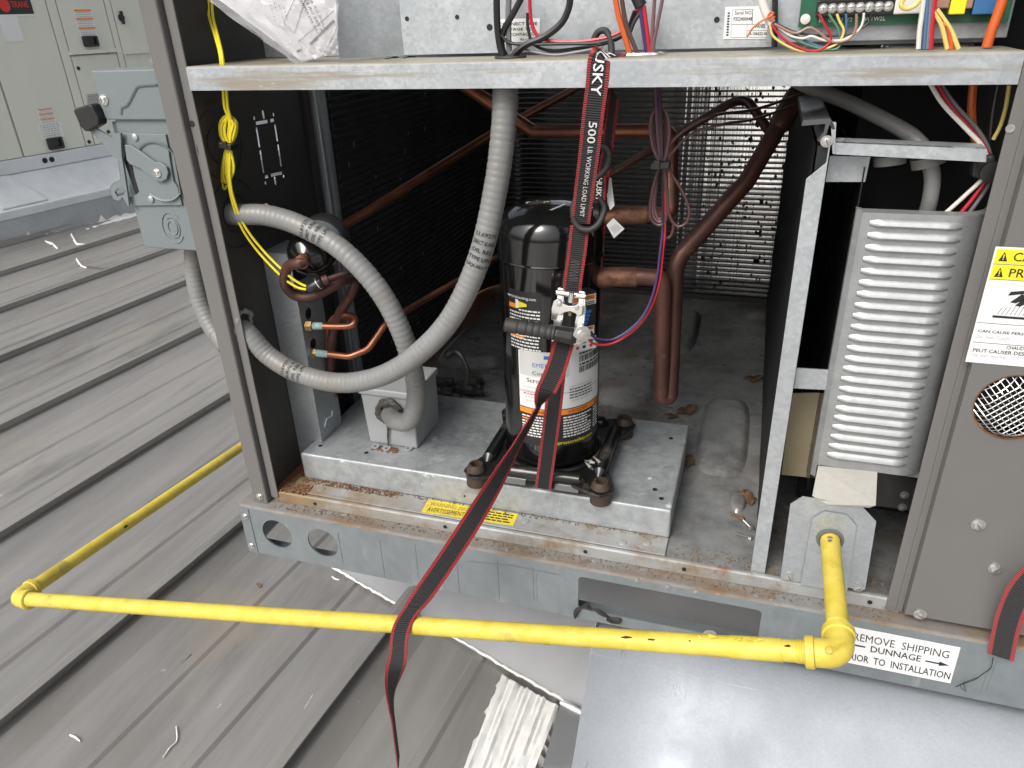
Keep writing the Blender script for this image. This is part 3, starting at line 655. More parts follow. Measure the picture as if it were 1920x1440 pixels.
# control panel plates above the shelf
CPY = .130
cpl = MB().box((.365,CPY,SZ+.004),(1.1,CPY+.002,1.30)).build('control_plate', G['galv_light'], unit)
a = atZ(637,112,SZ+.002); b = V((.3645, CPY+.001, SZ+.003))
a = V((atY(637,112,.085).x, .085, SZ+.003)); mb = MB()
mb.prism([a, b, b+V((0,0,.5)), a+V((0,0,.5))], (.0008,.0018,0)); mb.build('control_side', G['galv'], unit)
x0 = atY(716,60,CPY).x; x1 = atY(736,60,CPY).x
MB().box((x0,CPY-.0025,SZ+.005),(x1,CPY-.0004,1.30)).build('control_flange', G['galv_light'], unit, bevel=.0006)
screw(unit, atY(720,45,CPY-.003), (0,-1,0), .0068)
for x, y, r in ((763,35,.003),(857,32,.003),(918,51,.0042),(1344,37,.0035)): 
    MB().lathe([(r,0),(r,.0005)], atY(x,y,CPY-.0003), (0,-1,0), 12).build('plate_hole', G['black_matt'], cpl)
MB().box((.075,.215,SZ+.001),(.345,.217,1.3)).build('control_back', G['galv'], unit)
x2 = atY(1440,40,CPY-.02).x
MB().box((x2,CPY-.022,SZ+.009),(1.11,CPY-.020,1.30)).build('board_plate', G['galv'], unit, bevel=.0008)
# right front panel
RP = .012
mb = MB(); fr = lambda x, z: V((x, RP, z)); vc = atY(1902,765,RP)
vr = .0445
mb.plate([fr(1.134,.014),fr(UX1,.014),fr(UX1,1.32),fr(1.134,1.32)], [circle((vc.x,RP,vc.z), vr, 36)], (0,.003,0))
fp = mb.build('front_panel', G['paint'], unit)
MB().box((1.134,.0152,.014),(1.1365,.06,1.32)).build('panel_return', G['paint'], unit)
for x, y in ((1834,983),(1866,1065),(1725,1151)): screw(fp, atY(x,y,RP-.0003), (0,-1,0), .0072)
# wire mesh vent cup
c0 = V((vc.x,RP,vc.z)); mb = MB()
for sgn in (1,-1):
    d1 = V((1,0,sgn)).normalized(); d2 = V((-sgn,0,1)).normalized(); k = -.042
    while k <= .042:
        hl = math.sqrt(max(vr**2-k*k,0))*.985; pts = []
        for t in range(13):
            q = -1+2*t/12; rad = math.sqrt(k*k+(q*hl)**2)/vr; dep = .012*min(1,max(0,(rad-.72)/.28))
            pts.append(c0 + d2*k + d1*(q*hl) + V((0, -.010+dep*1.5 + sgn*.0005, 0)))
        mb.tube(pts, .00075, 5); k += .0062
mb.build('vent_mesh', G['chrome'], fp)
MB().tube(circle(c0+V((0,.002,0)), vr*.99, 36), .002, 6, closed=True).build('vent_rim', G['rust'], fp)
MB().lathe([(vr*1.1,.0),(vr*1.1,.03)], c0+V((0,.045,0)), (0,1,0), 24).build('vent_cup', G['black_matt'], unit)
# labels on the unit
def label_on(name, quad, d, parent, mats, draw):
    """quad = four corners tl,tr,br,bl; draw gets P(u,v) with u,v in 0..1 from bottom left"""
    tl, tr, br, bl = [V(q) for q in quad]; mb = MB(); d = V(d)
    P = lambda u, v, k=1.0: bl.lerp(br,u).lerp(tl.lerp(tr,u),v) + d*k
    mb.prism([P(0,0,0),P(1,0,0),P(1,1,0),P(0,1,0)], d*.8)
    def rect(u0,v0,u1,v1,m,k=1.3): mb.poly([P(u0,v0,k),P(u1,v0,k),P(u1,v1,k),P(u0,v1,k)], m)
    def txt(s,u0,v0,w,h,m,k=1.8): mb.text(s, lambda a, b: P(u0+a, v0+b, k), w=w, h=h, m=m)
    def tri(pts,m,k=1.8): mb.poly([P(a,b,k) for a,b in pts], m)
    draw(rect, txt, tri); return mb.build(name, mats, parent)
D = (0,-.0004,0)
def dr(rect, txt, tri):
    txt('REMOVE  SHIPPING',.085,.655,.84,.2,1); txt('DUNNAGE',.25,.42,.45,.17,1); txt('PRIOR  TO  INSTALLATION',.03,.10,.95,.19,1)
    rect(.74,.455,.86,.495,1,1.8); tri([(.86,.415),(.95,.475),(.86,.535)],1)
    rect(.06,.505,.20,.545,1,1.8)
label_on('shipping_label', [atY(x,y,-.0006) for x,y in ((1585,1172),(1801,1214),(1782,1281),(1578,1240))], D, rail, [G['label'],G['ink']], dr)
tl = atY(1866,462,RP-.0005); W_, H_ = .095, atY(1866,462,RP).z-atY(1812,678,RP).z
x0 = tl.x+.0005; q = [(x0,tl.y,tl.z),(x0+W_,tl.y,tl.z),(x0+W_,tl.y,tl.z-H_),(x0,tl.y,tl.z-H_)]
def dr(rect, txt, tri):
    rect(.02,.865,.98,.982,1); rect(.02,.735,.98,.855,1)
    for v in (.86,.735,.36,.185): rect(.02,v-.002,.98,v+.002,2,1.6)
    for v, s, w in ((.885,'CAUTION',.62),(.755,'PRUDENCE',.74)):
        tri([(.06,v),(.155,v),(.1075,v+.08)],2); rect(.102,v+.024,.113,v+.058,1,2.2); rect(.102,v+.01,.113,v+.018,1,2.2); txt(s,.21,v+.004,w,.072,2)
    rect(.16,.412,.86,.432,2,1.8)
    # hand pressing down on a hot surface
    tri([(.26,.605),(.40,.625),(.56,.64),(.70,.60),(.92,.60),(.92,.68),(.66,.70),(.50,.665),(.28,.640)],2); tri([(.40,.625),(.50,.60),(.36,.545),(.30,.55)],2); tri([(.46,.61),(.56,.595),(.42,.52),(.36,.525)],2); tri([(.52,.61),(.66,.60),(.52,.505),(.45,.51)],2); tri([(.60,.61),(.74,.6),(.62,.51),(.56,.505)],2)
    for k in range(15): 
        u = .2+k*.045; hh = .03+.03*min(k,9)/9
        for j in range(3): tri([(u+.012*j,.442+hh*j/1.5),(u+.006+.012*j,.442+hh*j/1.5),(u+.018+.012*j,.442+hh*(j+.9)/1.5),(u+.012+.012*j,.442+hh*(j+.9)/1.5)],2)
    txt('HOT!',.56,.315,.15,.03,2); txt('CAN CAUSE PERSONAL INJURY',.05,.268,.88,.032,2); txt('Do  Not  Touch.',.05,.222,.36,.032,3)
    txt('CHAUD!',.40,.146,.2,.03,2); txt('PEUT CAUSER DES BLESSURES',.05,.098,.90,.032,2); txt('Ne  pas  toucher.',.05,.052,.40,.032,3)
label_on('caution_label', q, D, fp, [G['label'],G['labyellow'],G['ink'],G['greyink']], dr)
def dr(rect, txt, tri):
    txt('WARNING:',.05,.55,.30,.30,2); txt('AVERTISSEMENT:',.05,.10,.42,.33,1)
    for r in range(4):
        u = .50
        while u < .93: l = .03+.05*random.random(); rect(u,.74-r*.2,min(u+l,.96),.84-r*.2,1,1.8); u += l+.012
    for r in range(2):
        u = .37
        while u < .48: l = .02+.02*random.random(); rect(u,.70-r*.14,u+l,.78-r*.14,2,1.8); u += l+.01
label_on('warning_label', [atZ(x,y,.0251) for x,y in ((803,936),(972,964),(962,986),(790,960))], (0,0,.0004), pfl, [G['warnyellow'],G['ink'],mat('faded_print',(.30,.24,.06),.6)], dr)
def dr(rect, txt, tri):
    txt('CONNECT LINE',.06,.72,.88,.13,1); txt('VOLTAGE TO',.06,.50,.78,.12,1); txt('THIS CONTACTOR',.06,.27,.90,.13,1); txt('92-19438',.55,.07,.4,.09,1)
label_on('contactor_label', [atY(x,y,CPY-.0005) for x,y in ((930,36),(1013,34),(1011,78),(932,80))], D, cpl, [G['label'],G['ink']], dr)
def dr(rect, txt, tri):
    txt('Serial NO.',.22,.76,.38,.11,1); txt('F322400648',.20,.57,.40,.11,1); txt('PANEL',.68,.34,.22,.10,1); txt('5-106622-06',.56,.12,.38,.10,1)
    for a in ((.16,.9,.62,.91),(.16,.45,.95,.46),(.16,.05,.95,.06),(.16,.05,.165,.91),(.60,.46,.61,.91),(.50,.05,.505,.46),(.5,.26,.95,.268)): rect(*a,1,1.6)
    for k in range(9): rect(.06,.1+k*.085,.11,.15+k*.085,1,1.6)
label_on('serial_label', [atY(x,y,CPY-.0005) for x,y in ((1360,13),(1446,11),(1444,73),(1356,73))], D, cpl, [G['label'],G['ink']], dr)

# ================================================================== condenser coil round the back of the compartment
coil = thing('condenser_coil', 'dark finned condenser coil wrapping round the back of the compartment', 'condenser coil', (.5, 1.25, .03))
CT = .022; CZ0, CZ1 = .034, .80
path = []                                   # inner face of the coil, with outward normals
for i in range(24): path.append((V((.070, .372 + (1.10-.372)*i/23, 0)), V((-1,0,0))))
for k in range(1, 24): a = R(180 - 90*k/24); path.append((V((.22 + .15*math.cos(a), 1.10 + .15*math.sin(a), 0)), V((math.cos(a), math.sin(a), 0))))
for i in range(24): path.append((V((.22 + (1.50-.22)*i/23, 1.25, 0)), V((0,1,0))))
def walk(step):
    out = []; acc = 0
    for (a, na), (b, nb) in zip(path, path[1:]):
        L = (b-a).length; t = step-acc if acc else 0
        while t < L: out.append((a.lerp(b, t/L), na.lerp(nb, t/L).normalized())); t += step
        acc = (L - (t-step)) % step or 1e-9
    return out
mb = MB()
for p, nn in walk(.0019):
    t = V((-nn.y, nn.x, 0))*.00009; j = random.uniform(-.0004,.0004); sk = V((-nn.y, nn.x, 0))*random.uniform(-.00025,.00025)
    if random.random() < .10: sk *= 4
    c = p + nn*(CT/2+.0006); a = nn*(CT/2-.0006)
    mb.obox(c + V((0,0,(CZ0+CZ1)/2)) , a + sk, t, V((0,0,(CZ1-CZ0)/2)))
o = mb.build('fin_pack', G['fin'], coil); o['kind'] = 'stuff'
ring = MB(); vs = []
for p, nn in path: vs += [p + V((0,0,-.0017)), p + V((0,0,.0017)), p + nn*CT + V((0,0,.0017)), p + nn*CT + V((0,0,-.0017))]
ring.add(vs, [(4*i+k, 4*i+(k+1)%4, 4*i+4+(k+1)%4, 4*i+4+k) for i in range(len(path)-1) for k in range(4)])
tube0 = None
for k in range(54):
    if tube0 is None: tube0 = o = ring.build('tube', G['tubem'], coil)
    else: o = tube0.copy(); COL.objects.link(o); o.parent = coil
    o.location.z = .040 + k*.0141
MB().box((.020,.352,.022),(.072,.366,.82)).build('end_plate', G['galv'], coil, bevel=.002)
MB().tube([(.058,.378,.03),(.058,.378,.8)], .017, 14).build('header_pipe', G['galv'], coil)
mb = MB()
for k in range(38): mb.box((.064,.396,.05+k*.0141*1.35),(.0725,.402,.058+k*.0141*1.35))
o = mb.build('fin_comb', G['fin'], coil); o['kind'] = 'stuff'
mb = MB()
for k in range(900):                        # fluff and grit caught between the fins
    z = random.uniform(.05,.72); x = random.uniform(.72,1.25); s = random.uniform(.0012,.005)*(1 if random.random() > .1 else 1.7)
    mb.prism([V((x+s*math.cos(t*1.257)*random.uniform(.6,1.2), 1.262+random.random()*.004, z+s*1.2*math.sin(t*1.257))) for t in range(5)], (0,.0015,0))
o = mb.build('caught_grit', G['black_matt'], coil); o['kind'] = 'stuff'
mb = MB()
for k in range(26):
    z = random.uniform(.08,.68); y = random.uniform(.42,1.05); mb.box((.0700,y,z),(.0708,y+random.uniform(.001,.0025),z+random.uniform(.004,.012)))
o = mb.build('bent_fin', G['galv'], coil); o['kind'] = 'stuff'
MB().prism([(.20,1.245,.021),(1.5,1.245,.021),(1.5,1.245,.036),(.20,1.245,.036)], (0,.03,0)).build('bottom_sill', G['paint_dark'], coil)

# ================================================================== partition between the compartments
part = thing('partition', 'bright galvanised divider between compressor and furnace compartments', 'partition', (.93, .05, .02))
MB().prism([(.9195,.038,.014),(.9405,.038,.0115),(.9405,.038,.641),(.9195,.038,.620)], (0,.0016,0)).build('front_flange', G['galv_light'], part, bevel=.0004)
MB().box((.9390,.0396,.021),(.9406,1.20,.664)).build('sheet', G['galv'], part)
mb = MB(); nu, nv = 40, 26; vs = []
for j in range(nv+1):
    for i in range(nu+1):
        vs.append(V((.9265 - .0022*abs(math.sin(i*1.7+j*.4)*math.sin(j*1.3)) - .001*random.random(), .044 + 1.19*i/nu, .022 + .636*j/nv)))
mb.add(vs, [(j*(nu+1)+i, (j+1)*(nu+1)+i, (j+1)*(nu+1)+i+1, j*(nu+1)+i+1) for j in range(nv) for i in range(nu)], smooth=True)
mb.box((.9275,.045,.022),(.9385,1.232,.657)); mb.build('insulation', mat('black_foam', (.008,.0085,.0095), .55, 0, bump=(60,.4)), part)
P = lambda x, y, Y=.042: atY(x, y, Y)
mb = MB()
mb.prism([P(1503,236),P(1506,226),P(1556,222),P(1562,230),P(1566,242),P(1560,243),P(1556,232),P(1549,252),P(1539,268),P(1533,264),P(1545,247),P(1548,232)], (0,.28,0)); mb.build('top_cap', mat('dull_cap', (.10,.105,.11), .4, .5, rvar=.1), part)
MB().prism([P(1558,228),P(1568,230),P(1565,288),P(1561,288)], (0,.004,0)).build('cap_lip', G['galv_light'], part)
screw(part, P(1550,265,.0405), (0,-1,0), .0055)
MB().prism([atY(x,y,.046) for x,y in ((1565,265),(1850,277),(1849,304),(1562,289))], (0,.002,0)).build('cross_bar', G['galv_light'], part)
MB().prism([atY(1565,265,.046),atY(1850,277,.046),atY(1850,277,.046)+V((0,.03,0)),atY(1565,265,.046)+V((0,.03,0))], (0,0,-.0015)).build('cross_bar_top', G['galv_light'], part)
MB().prism([atY(x,y,.075) for x,y in ((1556,292),(1632,294),(1622,341),(1548,341))], (0,.002,0)).build('tie_plate', G['galv'], part)
MB().prism([atY(x,y,.060) for x,y in ((1494,690),(1556,694),(1550,731),(1488,728))], (0,.002,0)).build('tie_plate', G['galv'], part)
mb = MB()
for k in range(7): mb.tube([atY(1566+k*2.4,264,.05), atY(1569+k*2.4,259,.05)], .0008, 5)
mb.build('thread_end', G['steel'], part)

# ================================================================== furnace: louvred heat shield, side sheet, gas inlet plate
HS = .056
fur = thing('heat_shield', 'louvred bright steel heat shield in the furnace compartment', 'heat shield', (1.05, .06, .16))
xa = atY(1616,400,HS).x; zt = atY(1616,398,HS).z; zb2 = atY(1540,872,HS).z
mb = MB(); vs = []; cols = [xa + (1.090-xa)*i/6 for i in range(7)]
prf = [V((x, HS, 0)) for x in cols] + [V((1.090 + .040*math.sin(R(6*k)), HS + .040*(1-math.cos(R(6*k))), 0)) for k in range(1, 15)]
for z in (zb2, zt):
    for q in prf: vs.append(q + V((0,0,z)))
n = len(prf); mb.add(vs, [(i, i+1, n+i+1, n+i) for i in range(n-1)], smooth=True)
for i in range(n-1): mb.add([prf[i]+V((0,0,zt)), prf[i+1]+V((0,0,zt)), prf[i+1]+V((0,.012,zt+.002)), prf[i]+V((0,.012,zt+.002))], [(0,1,2,3)])
G['shield'] = mat('shield_steel', (.30,.315,.325), .42, .6, var2=(8,.7,(.37,.38,.385)), spangle=(220,.35,(.28,.295,.305)), var=(50,.4,(.50,.515,.52)), rvar=.08, stains=[((.42,.42,.41),18,.66,.74,(1,1,2))], bump=(220,.05))
hsh = mb.build('sheet', G['shield'], fur)
MB().prism([(xa-.006,HS+.004,zb2-.02),(xa,HS-.001,zb2-.02),(xa,HS-.001,zt+.003),(xa-.006,HS+.004,zt+.003)], (0,.012,0)).build('edge_bend', G['shield'], fur)
NL = 23
louv = None
for col, (u0, u1) in enumerate(((.0105,.112),)):
    for k in range(NL):
        z = atY(1640,419,HS).z + (atY(1560,853,HS).z - atY(1640,419,HS).z)*k/(NL-1)
        mb = MB(); x0, x1 = xa+u0, xa+u1; h = .0052*random.uniform(.94,1.04); e = .0055; x1 -= random.uniform(0,.002); z += random.uniform(-.0003,.0003); ns = 12; vs = []
        sec = [(h*1.0,0),(h*.75,.0014),(h*.2,.0034),(-h*.35,.0045),(-h*.7,.0036),(-h*.95,.0008)]
        for i in range(ns+1):
            x = x0 + (x1-x0)*i/ns; w = min(1, (min(x-x0, x1-x)/e)) ** .6 if 0 < i < ns else 0.02
            yb = HS if x < 1.090 else HS + .040*(1-math.cos(math.asin(min((x-1.090)/.040,.985))))
            for dz, dy in sec: vs.append(V((x, yb - dy*w - .0003, z + dz*(.6+.4*w))))
        m = len(sec); mb.add(vs, [(i*m+j, i*m+j+1, (i+1)*m+j+1, (i+1)*m+j) for i in range(ns) for j in range(m-1)], smooth=True)
        mb.build('louvre', G['shield'], hsh)
# bottom tab bent forward over the gas plate
q = [atY(x,y,Y) for x,y,Y in ((1534,874,HS-.0005),(1645,885,HS-.0005),(1642,948,.0225),(1630,952,.0225),(1551,946,.0225),(1523,930,.030))]
MB().prism(q, (0,.0015,.0005)).build('bottom_tab', mat('tan_steel', (.30,.295,.265), .6, .2, var=(40,.5,(.25,.245,.22)), spangle=(230,.3,(.22,.22,.2))), fur)
MB().box((xa-.0045,HS+.016,.16),(xa-.003,.62,zt+.05)).build('side_sheet', mat('black_glossy_sheet', (.012,.013,.014), .28, .3, rvar=.1), fur)
mb = MB(); mb.prism([atY(x,y,.085) for x,y in ((1645,880),(1770,893),(1770,965),(1640,948))], (0,.002,0)); lpn = mb.build('lower_panel', G['black'], fur)
MB().prism([atY(x,y,.083) for x,y in ((1648,871),(1745,884),(1743,893),(1646,880))], (0,-.012,.002)).build('lower_lip', G['shield'], fur)
for x, y in ((1696,928),(1692,951)): screw(lpn, atY(x,y,.0845), (0,-1,0), .005, m='steel_dark')
MB().prism([atY(x,y,.13) for x,y in ((1484,738),(1552,738),(1534,897),(1465,890))], (0,.003,0)).build('insulation_board', mat('tan_board', (.30,.255,.165), .8, 0, var=(30,.4,(.24,.2,.13))), fur)
# dark furnace housing behind
mb = MB(); mb.box((xa,.26,.022),(1.9,.264,1.25)); mb.box((.9425,.62,.022),(1.9,.624,1.25)); mb.build('furnace_housing', G['black_matt'], unit)
gp = thing('gas_inlet_plate', 'clipped corner galvanised plates where the yellow pipe enters', 'gas plate', (1.02,.03,.02))
f = lambda x, y, Y: atY(x, y, Y)
hc = atY(1556,1008,.0255)
ol = [f(x,y,.0255) for x,y in ((1463,1087),(1482,945),(1505,931),(1616,949),(1643,978),(1622,1106))]
MB().plate(ol[::-1], [circle((hc.x,.0255,hc.z), .022, 24)], (0,.0015,0)).build('back_plate', G['galv'], gp)
ol = [f(x,y,.0215) for x,y in ((1501,1096),(1523,973),(1546,960),(1589,967),(1606,986),(1588,1112))]
MB().plate(ol[::-1], [circle((hc.x,.0215,hc.z), .0178, 24)], (0,.0015,0)).build('front_plate', G['galv'], gp)
MB().lathe([(.0185,0),(.0185,.002),(.0150,.0028),(.0145,.001)], (hc.x,.0213,hc.z), (0,-1,0), 28).build('bushing', mat('green_grey_rubber', (.09,.115,.10), .5), gp)
for x, y in ((1480,1080),(1609,1101)): screw(gp, atY(x,y,.0254), (0,-1,0), .0062)

# ================================================================== compressor
CC = V((.5625,.185,0)); CR = .0815
comp = thing('compressor', 'glossy black scroll compressor standing on four rubber feet', 'compressor', (CC.x, CC.y, PZ))
MB().lathe([(CR*.86,.108),(CR*.97,.112),(CR,.122),(CR,.474),(CR*1.0,.476)], (CC.x,CC.y,0), (0,0,1), 64).build('shell', G['shell'], comp)
MB().lathe([(CR*1.005,.466),(CR*1.035,.469),(CR*1.035,.500),(CR*1.02,.514),(CR*.96,.526),(CR*.84,.536),(CR*.6,.5445),(CR*.3,.548),(0,.549)], (CC.x,CC.y,0), (0,0,1), 64).build('top_cap', G['shell'], comp)
mb = MB(); mb.tube(circle((CC.x,CC.y,.4665), CR*1.012, 64, (1,0,0), (0,1,0)), .0022, 6, closed=True); mb.build('weld_seam', G['shell'], comp)
# square base plate with upturned sides and corner feet
FX = [(.4605,.072),(.674,.080),(.670,.296),(.447,.288)]
FX = [V((x,y,0)) for x,y in ((.4555,.076),(.673,.080),(.672,.300),(.452,.294))]
ctr = sum(FX, V((0,0,0)))/4; outl = []
for i in range(4):
    a, b = FX[i], FX[(i+1)%4]; prv = FX[i-1]
    d = (a-ctr).normalized(); t = V((-d.y,d.x,0))
    outl += [a - t*.022 + d*.006, a - t*.014 + d*.018, a + t*.014 + d*.018, a + t*.022 + d*.006]
    mid = (a+b)/2; inn = (ctr-mid).normalized(); outl += [a.lerp(b,.24)-inn*.003, a.lerp(b,.76)-inn*.003]
MB().prism([p+V((0,0,.100)) for p in outl], (0,0,.0055)).build('base_plate', G['shell_dirty'], comp, bevel=.002)
for i in range(4):
    a, b = FX[i], FX[(i+1)%4]; mid = (a+b)/2; inn = (ctr-mid).normalized()
    p0 = a.lerp(b,.13)+inn*.010+V((0,0,.1045)); p1 = a.lerp(b,.87)+inn*.010+V((0,0,.1045))
    MB().tube([p0, p0.lerp(p1,.06)+V((0,0,.004)), p0.lerp(p1,.5)+V((0,0,.004)), p0.lerp(p1,.94)+V((0,0,.004)), p1], [.004,.0115,.0115,.0115,.004], 12).build('base_ridge', G['shell_dirty'], comp)
    MB().lathe([(.0178,PZ+.0002),(.0178,.097),(.018,.0995),(.0125,.0995),(.0125,.107),(.0165,.107),(.0155,.112),(.012,.119),(.0085,.119),(.0085,.108),(0,.108)], (a.x,a.y,0), (0,0,1), 24).build('foot_grommet', G['rubber'], comp)
a, b = FX[0], FX[1]
for t0, t1 in ((.14,.42),(.60,.84)):
    p0 = a.lerp(b,t0); p1 = a.lerp(b,t1); MB().prism([p0+V((0,-.004,.104)),p1+V((0,-.004,.104)),p1+V((0,-.010,.094)),p0+V((0,-.010,.094))], (0,.003,.001)).build('base_lip', G['shell_dirty'], comp, bevel=.001)
MB().tube(circle((CC.x,CC.y,.1075), CR*1.05, 48, (1,0,0), (0,1,0)), .0045, 8, closed=True).build('bottom_ring', G['shell_dirty'], comp)
def cyl(ang, z, r=CR): a = R(ang); return V((CC.x + r*math.sin(a), CC.y - r*math.cos(a), z))   # ang 0 faces the front
def ang_of(px, py):
    """angle and height on the shell seen at a pixel"""
    d = ray((px,py)); o = CAM - V((CC.x,CC.y,0)); A_ = d.x*d.x+d.y*d.y; B_ = o.x*d.x+o.y*d.y; C_ = o.x*o.x+o.y*o.y-CR*CR
    t = (-B_-math.sqrt(max(B_*B_-A_*C_,0)))/A_; p = CAM + d*t; return math.degrees(math.atan2(p.x-CC.x, -(p.y-CC.y))), p.z
def cylpatch(mb, a0, a1, z0, z1, m, off=.0003, n=14):
    vs = []
    for i in range(n+1):
        a = a0+(a1-a0)*i/n; vs += [cyl(a,z0,CR+off), cyl(a,z1,CR+off)]
    mb.add(vs, [(2*i,2*i+2,2*i+3,2*i+1) for i in range(n)], m, True)
KD = math.degrees(1/CR)
def cyltext(mb, s, a0, z0, w, h, m, off=.0008): mb.text(s, lambda u, v: cyl(a0+u*KD, z0+v, CR+off), w=w, h=h, m=m)
def dashes(mb, a0, a1, z, h, m, off=.0008, slope=0):
    a = a0
    while a < a1-2: l = random.uniform(1.5,5.5); cylpatch(mb, a, min(a+l,a1), z, z+h, m, off, 2); a += l+1.0
aL, zT = ang_of(972,655); aR = ang_of(1112,690)[0]+14; zB = ang_of(1010,768)[1]; aM = ang_of(1046,720)[0]; zW = ang_of(990,748)[1]
lab = MB(); cylpatch(lab, aL, aR, zB, zT, 0); zT2 = zT
za, zb3 = ang_of(990,655)[1]-.002, ang_of(995,705)[1]
cylpatch(lab, aL+2, aM+13, zb3, za, 3, .0005)
cylpatch(lab, aL, aR, zB, zB+.0012, 1, .0006)
cylpatch(lab, aL, aR, zB+.030, zB+.0306, 1, .0006)
x = ang_of(1000,684); cyltext(lab, 'EMERSON', x[0]-1, x[1]-.004, .050, .0075, 2)
x = ang_of(998,700); cyltext(lab, 'Copeland', x[0], x[1]-.004, .046, .0085, 1)
x = ang_of(988,712); cyltext(lab, 'Scroll', x[0], x[1]-.003, .027, .0075, 1)
t = ang_of(1026,670); cylpatch(lab, t[0]-4, t[0]+3, t[1]-.004, t[1]+.002, 2, .0006, 3)
b0 = ang_of(1086,668); b1 = ang_of(1122,655)
for rz in (0, -.019):
    a = b0[0]
    while a < b0[0]+44: w_ = random.choice((.5,.9,1.4)); cylpatch(lab, a, a+w_, b0[1]+rz-.010, b0[1]+rz+.001, 1, .0007, 1); a += w_+random.choice((.6,1.0))
    dashes(lab, b0[0], b0[0]+40, b0[1]+rz+.003, .003, 1)
t = ang_of(1068,722)
for r in range(5): dashes(lab, t[0], t[0]+34, t[1]-.004-r*.0052, .0022, 3 if r == 0 else 1, .0007)
for r in range(3): dashes(lab, aL+6, aL+28, ang_of(985,725)[1]-r*.006, .002, 4 if r == 2 else 3, .0007)
for r in range(2): dashes(lab, aL+8, aL+34, zB+.020-r*.007, .0025, 3, .0007); dashes(lab, aM+16, aM+40, zB+.020-r*.007, .0025, 3, .0007)
lab.build('data_label', [G['label'], G['ink'], G['blue'], mat('label_grey',(.52,.53,.52),.45), G['redink']], comp)
wl_ = MB(); cylpatch(wl_, aL, aR, zB-.070, zB-.0002, 0); cylpatch(wl_, aL, aR, zB-.010, zB-.0004, 1, .0005); dashes(wl_, aL+14, aL+16, zB-.0085, .0075, 2)
cyltext(wl_, 'WARNING', aL+16, zB-.0078, .028, .0058, 2); cyltext(wl_, 'AVERTISSEMENT', aM+12, zB-.0078, .038, .0056, 2); cyltext(wl_, 'ADVERTENCIA', aM+52, zB-.0078, .034, .0056, 2)
for r in range(8):
    z = zB-.0165-r*.0052; dashes(wl_, aL+3, aL+42+random.uniform(-6,3), z, .0026, 3); dashes(wl_, aM+6, aM+44+random.uniform(-6,2), z, .0026, 3); dashes(wl_, aM+50, aR-1, z+.001, .0026, 3)
for r in (1, 4): cylpatch(wl_, aL+3, aL+16, zB-.0165-r*.0052, zB-.0140-r*.0052, 1, .001, 4)
t = ang_of(1044,817); cyltext(wl_, 'compressorsafety.com', t[0]-10, min(t[1]-.003, zB-.068), .085, .0088, 4)
wl_.build('warning_label', [G['ink'], G['orange'], G['ink'], G['white'], G['labyellow']], comp)
sl = MB(); a0 = ang_of(951,560)[0]+4; a1_ = ang_of(1012,560)[0]+2; zt_ = ang_of(975,545)[1]; zb_ = ang_of(975,655)[1]
cylpatch(sl, a0, a1_, zb_, zt_, 0)
t = ang_of(953,552); cyltext(sl, 'terminalventing.com', t[0], t[1]-.002, .055, .0062, 3)
t = ang_of(972,566); cylpatch(sl, t[0]-4, t[0], t[1]-.010, t[1]+.004, 3, .0006, 3); sl.poly([cyl(t[0],t[1]-.009,CR+.0007),cyl(t[0]+11,t[1]-.005,CR+.0007),cyl(t[0]+11,t[1]-.001,CR+.0007),cyl(t[0],t[1]+.002,CR+.0007)], 2)
for y in (568,596,620):
    z = ang_of(955,y)[1]; cylpatch(sl, a0+1, a0+14+(8 if y > 580 else 0), z-.004, z+.0035, 1, .0006, 4)
    for r in range(4): dashes(sl, a0+(16 if r == 0 and y < 580 else 2), a1_-2, z-.006-r*.0056, .0024, 3)
sl.build('venting_label', [G['ink'], G['orange'], G['labyellow'], G['white']], comp)
# terminal box with its warning card on the right front
t0 = cyl(44,.0,CR+.010); nn = V((math.sin(R(44)),-math.cos(R(44)),0)); tt = V((math.cos(R(44)),math.sin(R(44)),0))
zc0, zc1 = ang_of(1105,632)[1]-.008, ang_of(1105,540)[1]+.004
MB().obox(t0+V((0,0,(zc0+zc1)/2)), tt*.024, nn*.013, V((0,0,(zc1-zc0)/2))).build('terminal_cover', G['black'], comp, bevel=.004)
tf = t0 + nn*.0134; H = zc1-zc0
def tq(mb, u0, u1, v0, v1, m, k=0): mb.poly([tf+tt*(u*.046-.023)+V((0,0,zc0+v*H))+nn*k for u, v in ((u0,v0),(u1,v0),(u1,v1),(u0,v1))], m)
def ttx(mb, s, u, v, w, h, m): mb.text(s, lambda a, b: tf+tt*(u*.046-.023+a)+V((0,0,zc0+v*H+b))+nn*.0008, w=w, h=h, m=m)
mb = MB(); tq(mb,.05,.95,.80,.97,0,.0002); tq(mb,.07,.93,.88,.96,1,.0004); ttx(mb,'WARNING',.2,.895,.030,.006,2)
for v in (.84,.81): tq(mb,.1,.9,v,v+.018,2,.0005)
for k, (u0,u1) in enumerate(((.3,.78),(.3,.72),(.3,.68),(.3,.62))): tq(mb,u0,u1,.66-k*.065,.712-k*.065,3,.0004)
tq(mb,.05,.9,.26,.43,0,.0002); tq(mb,.07,.88,.36,.42,1,.0004); ttx(mb,'AVERTISSEMENT',.1,.372,.034,.0048,2); tq(mb,.1,.8,.29,.325,2,.0005)
tq(mb,.02,.98,.02,.24,0,.0002)
for u in (.2,.45,.72): tq(mb,u,u+.12,.06,.11,4 if u != .45 else 2,.0005); tq(mb,u,u+.14,.15,.19,2,.0005)
mb.build('terminal_card', [G['label'], G['orange'], G['ink'], G['blue'], G['redink']], comp)
mb = MB(); mb.poly([V((CC.x+.012,CC.y-.045,.5452)),V((CC.x+.016,CC.y-.046,.5452)),V((CC.x+.030,CC.y-.018,.5482)),V((CC.x+.027,CC.y-.016,.5484))]); 
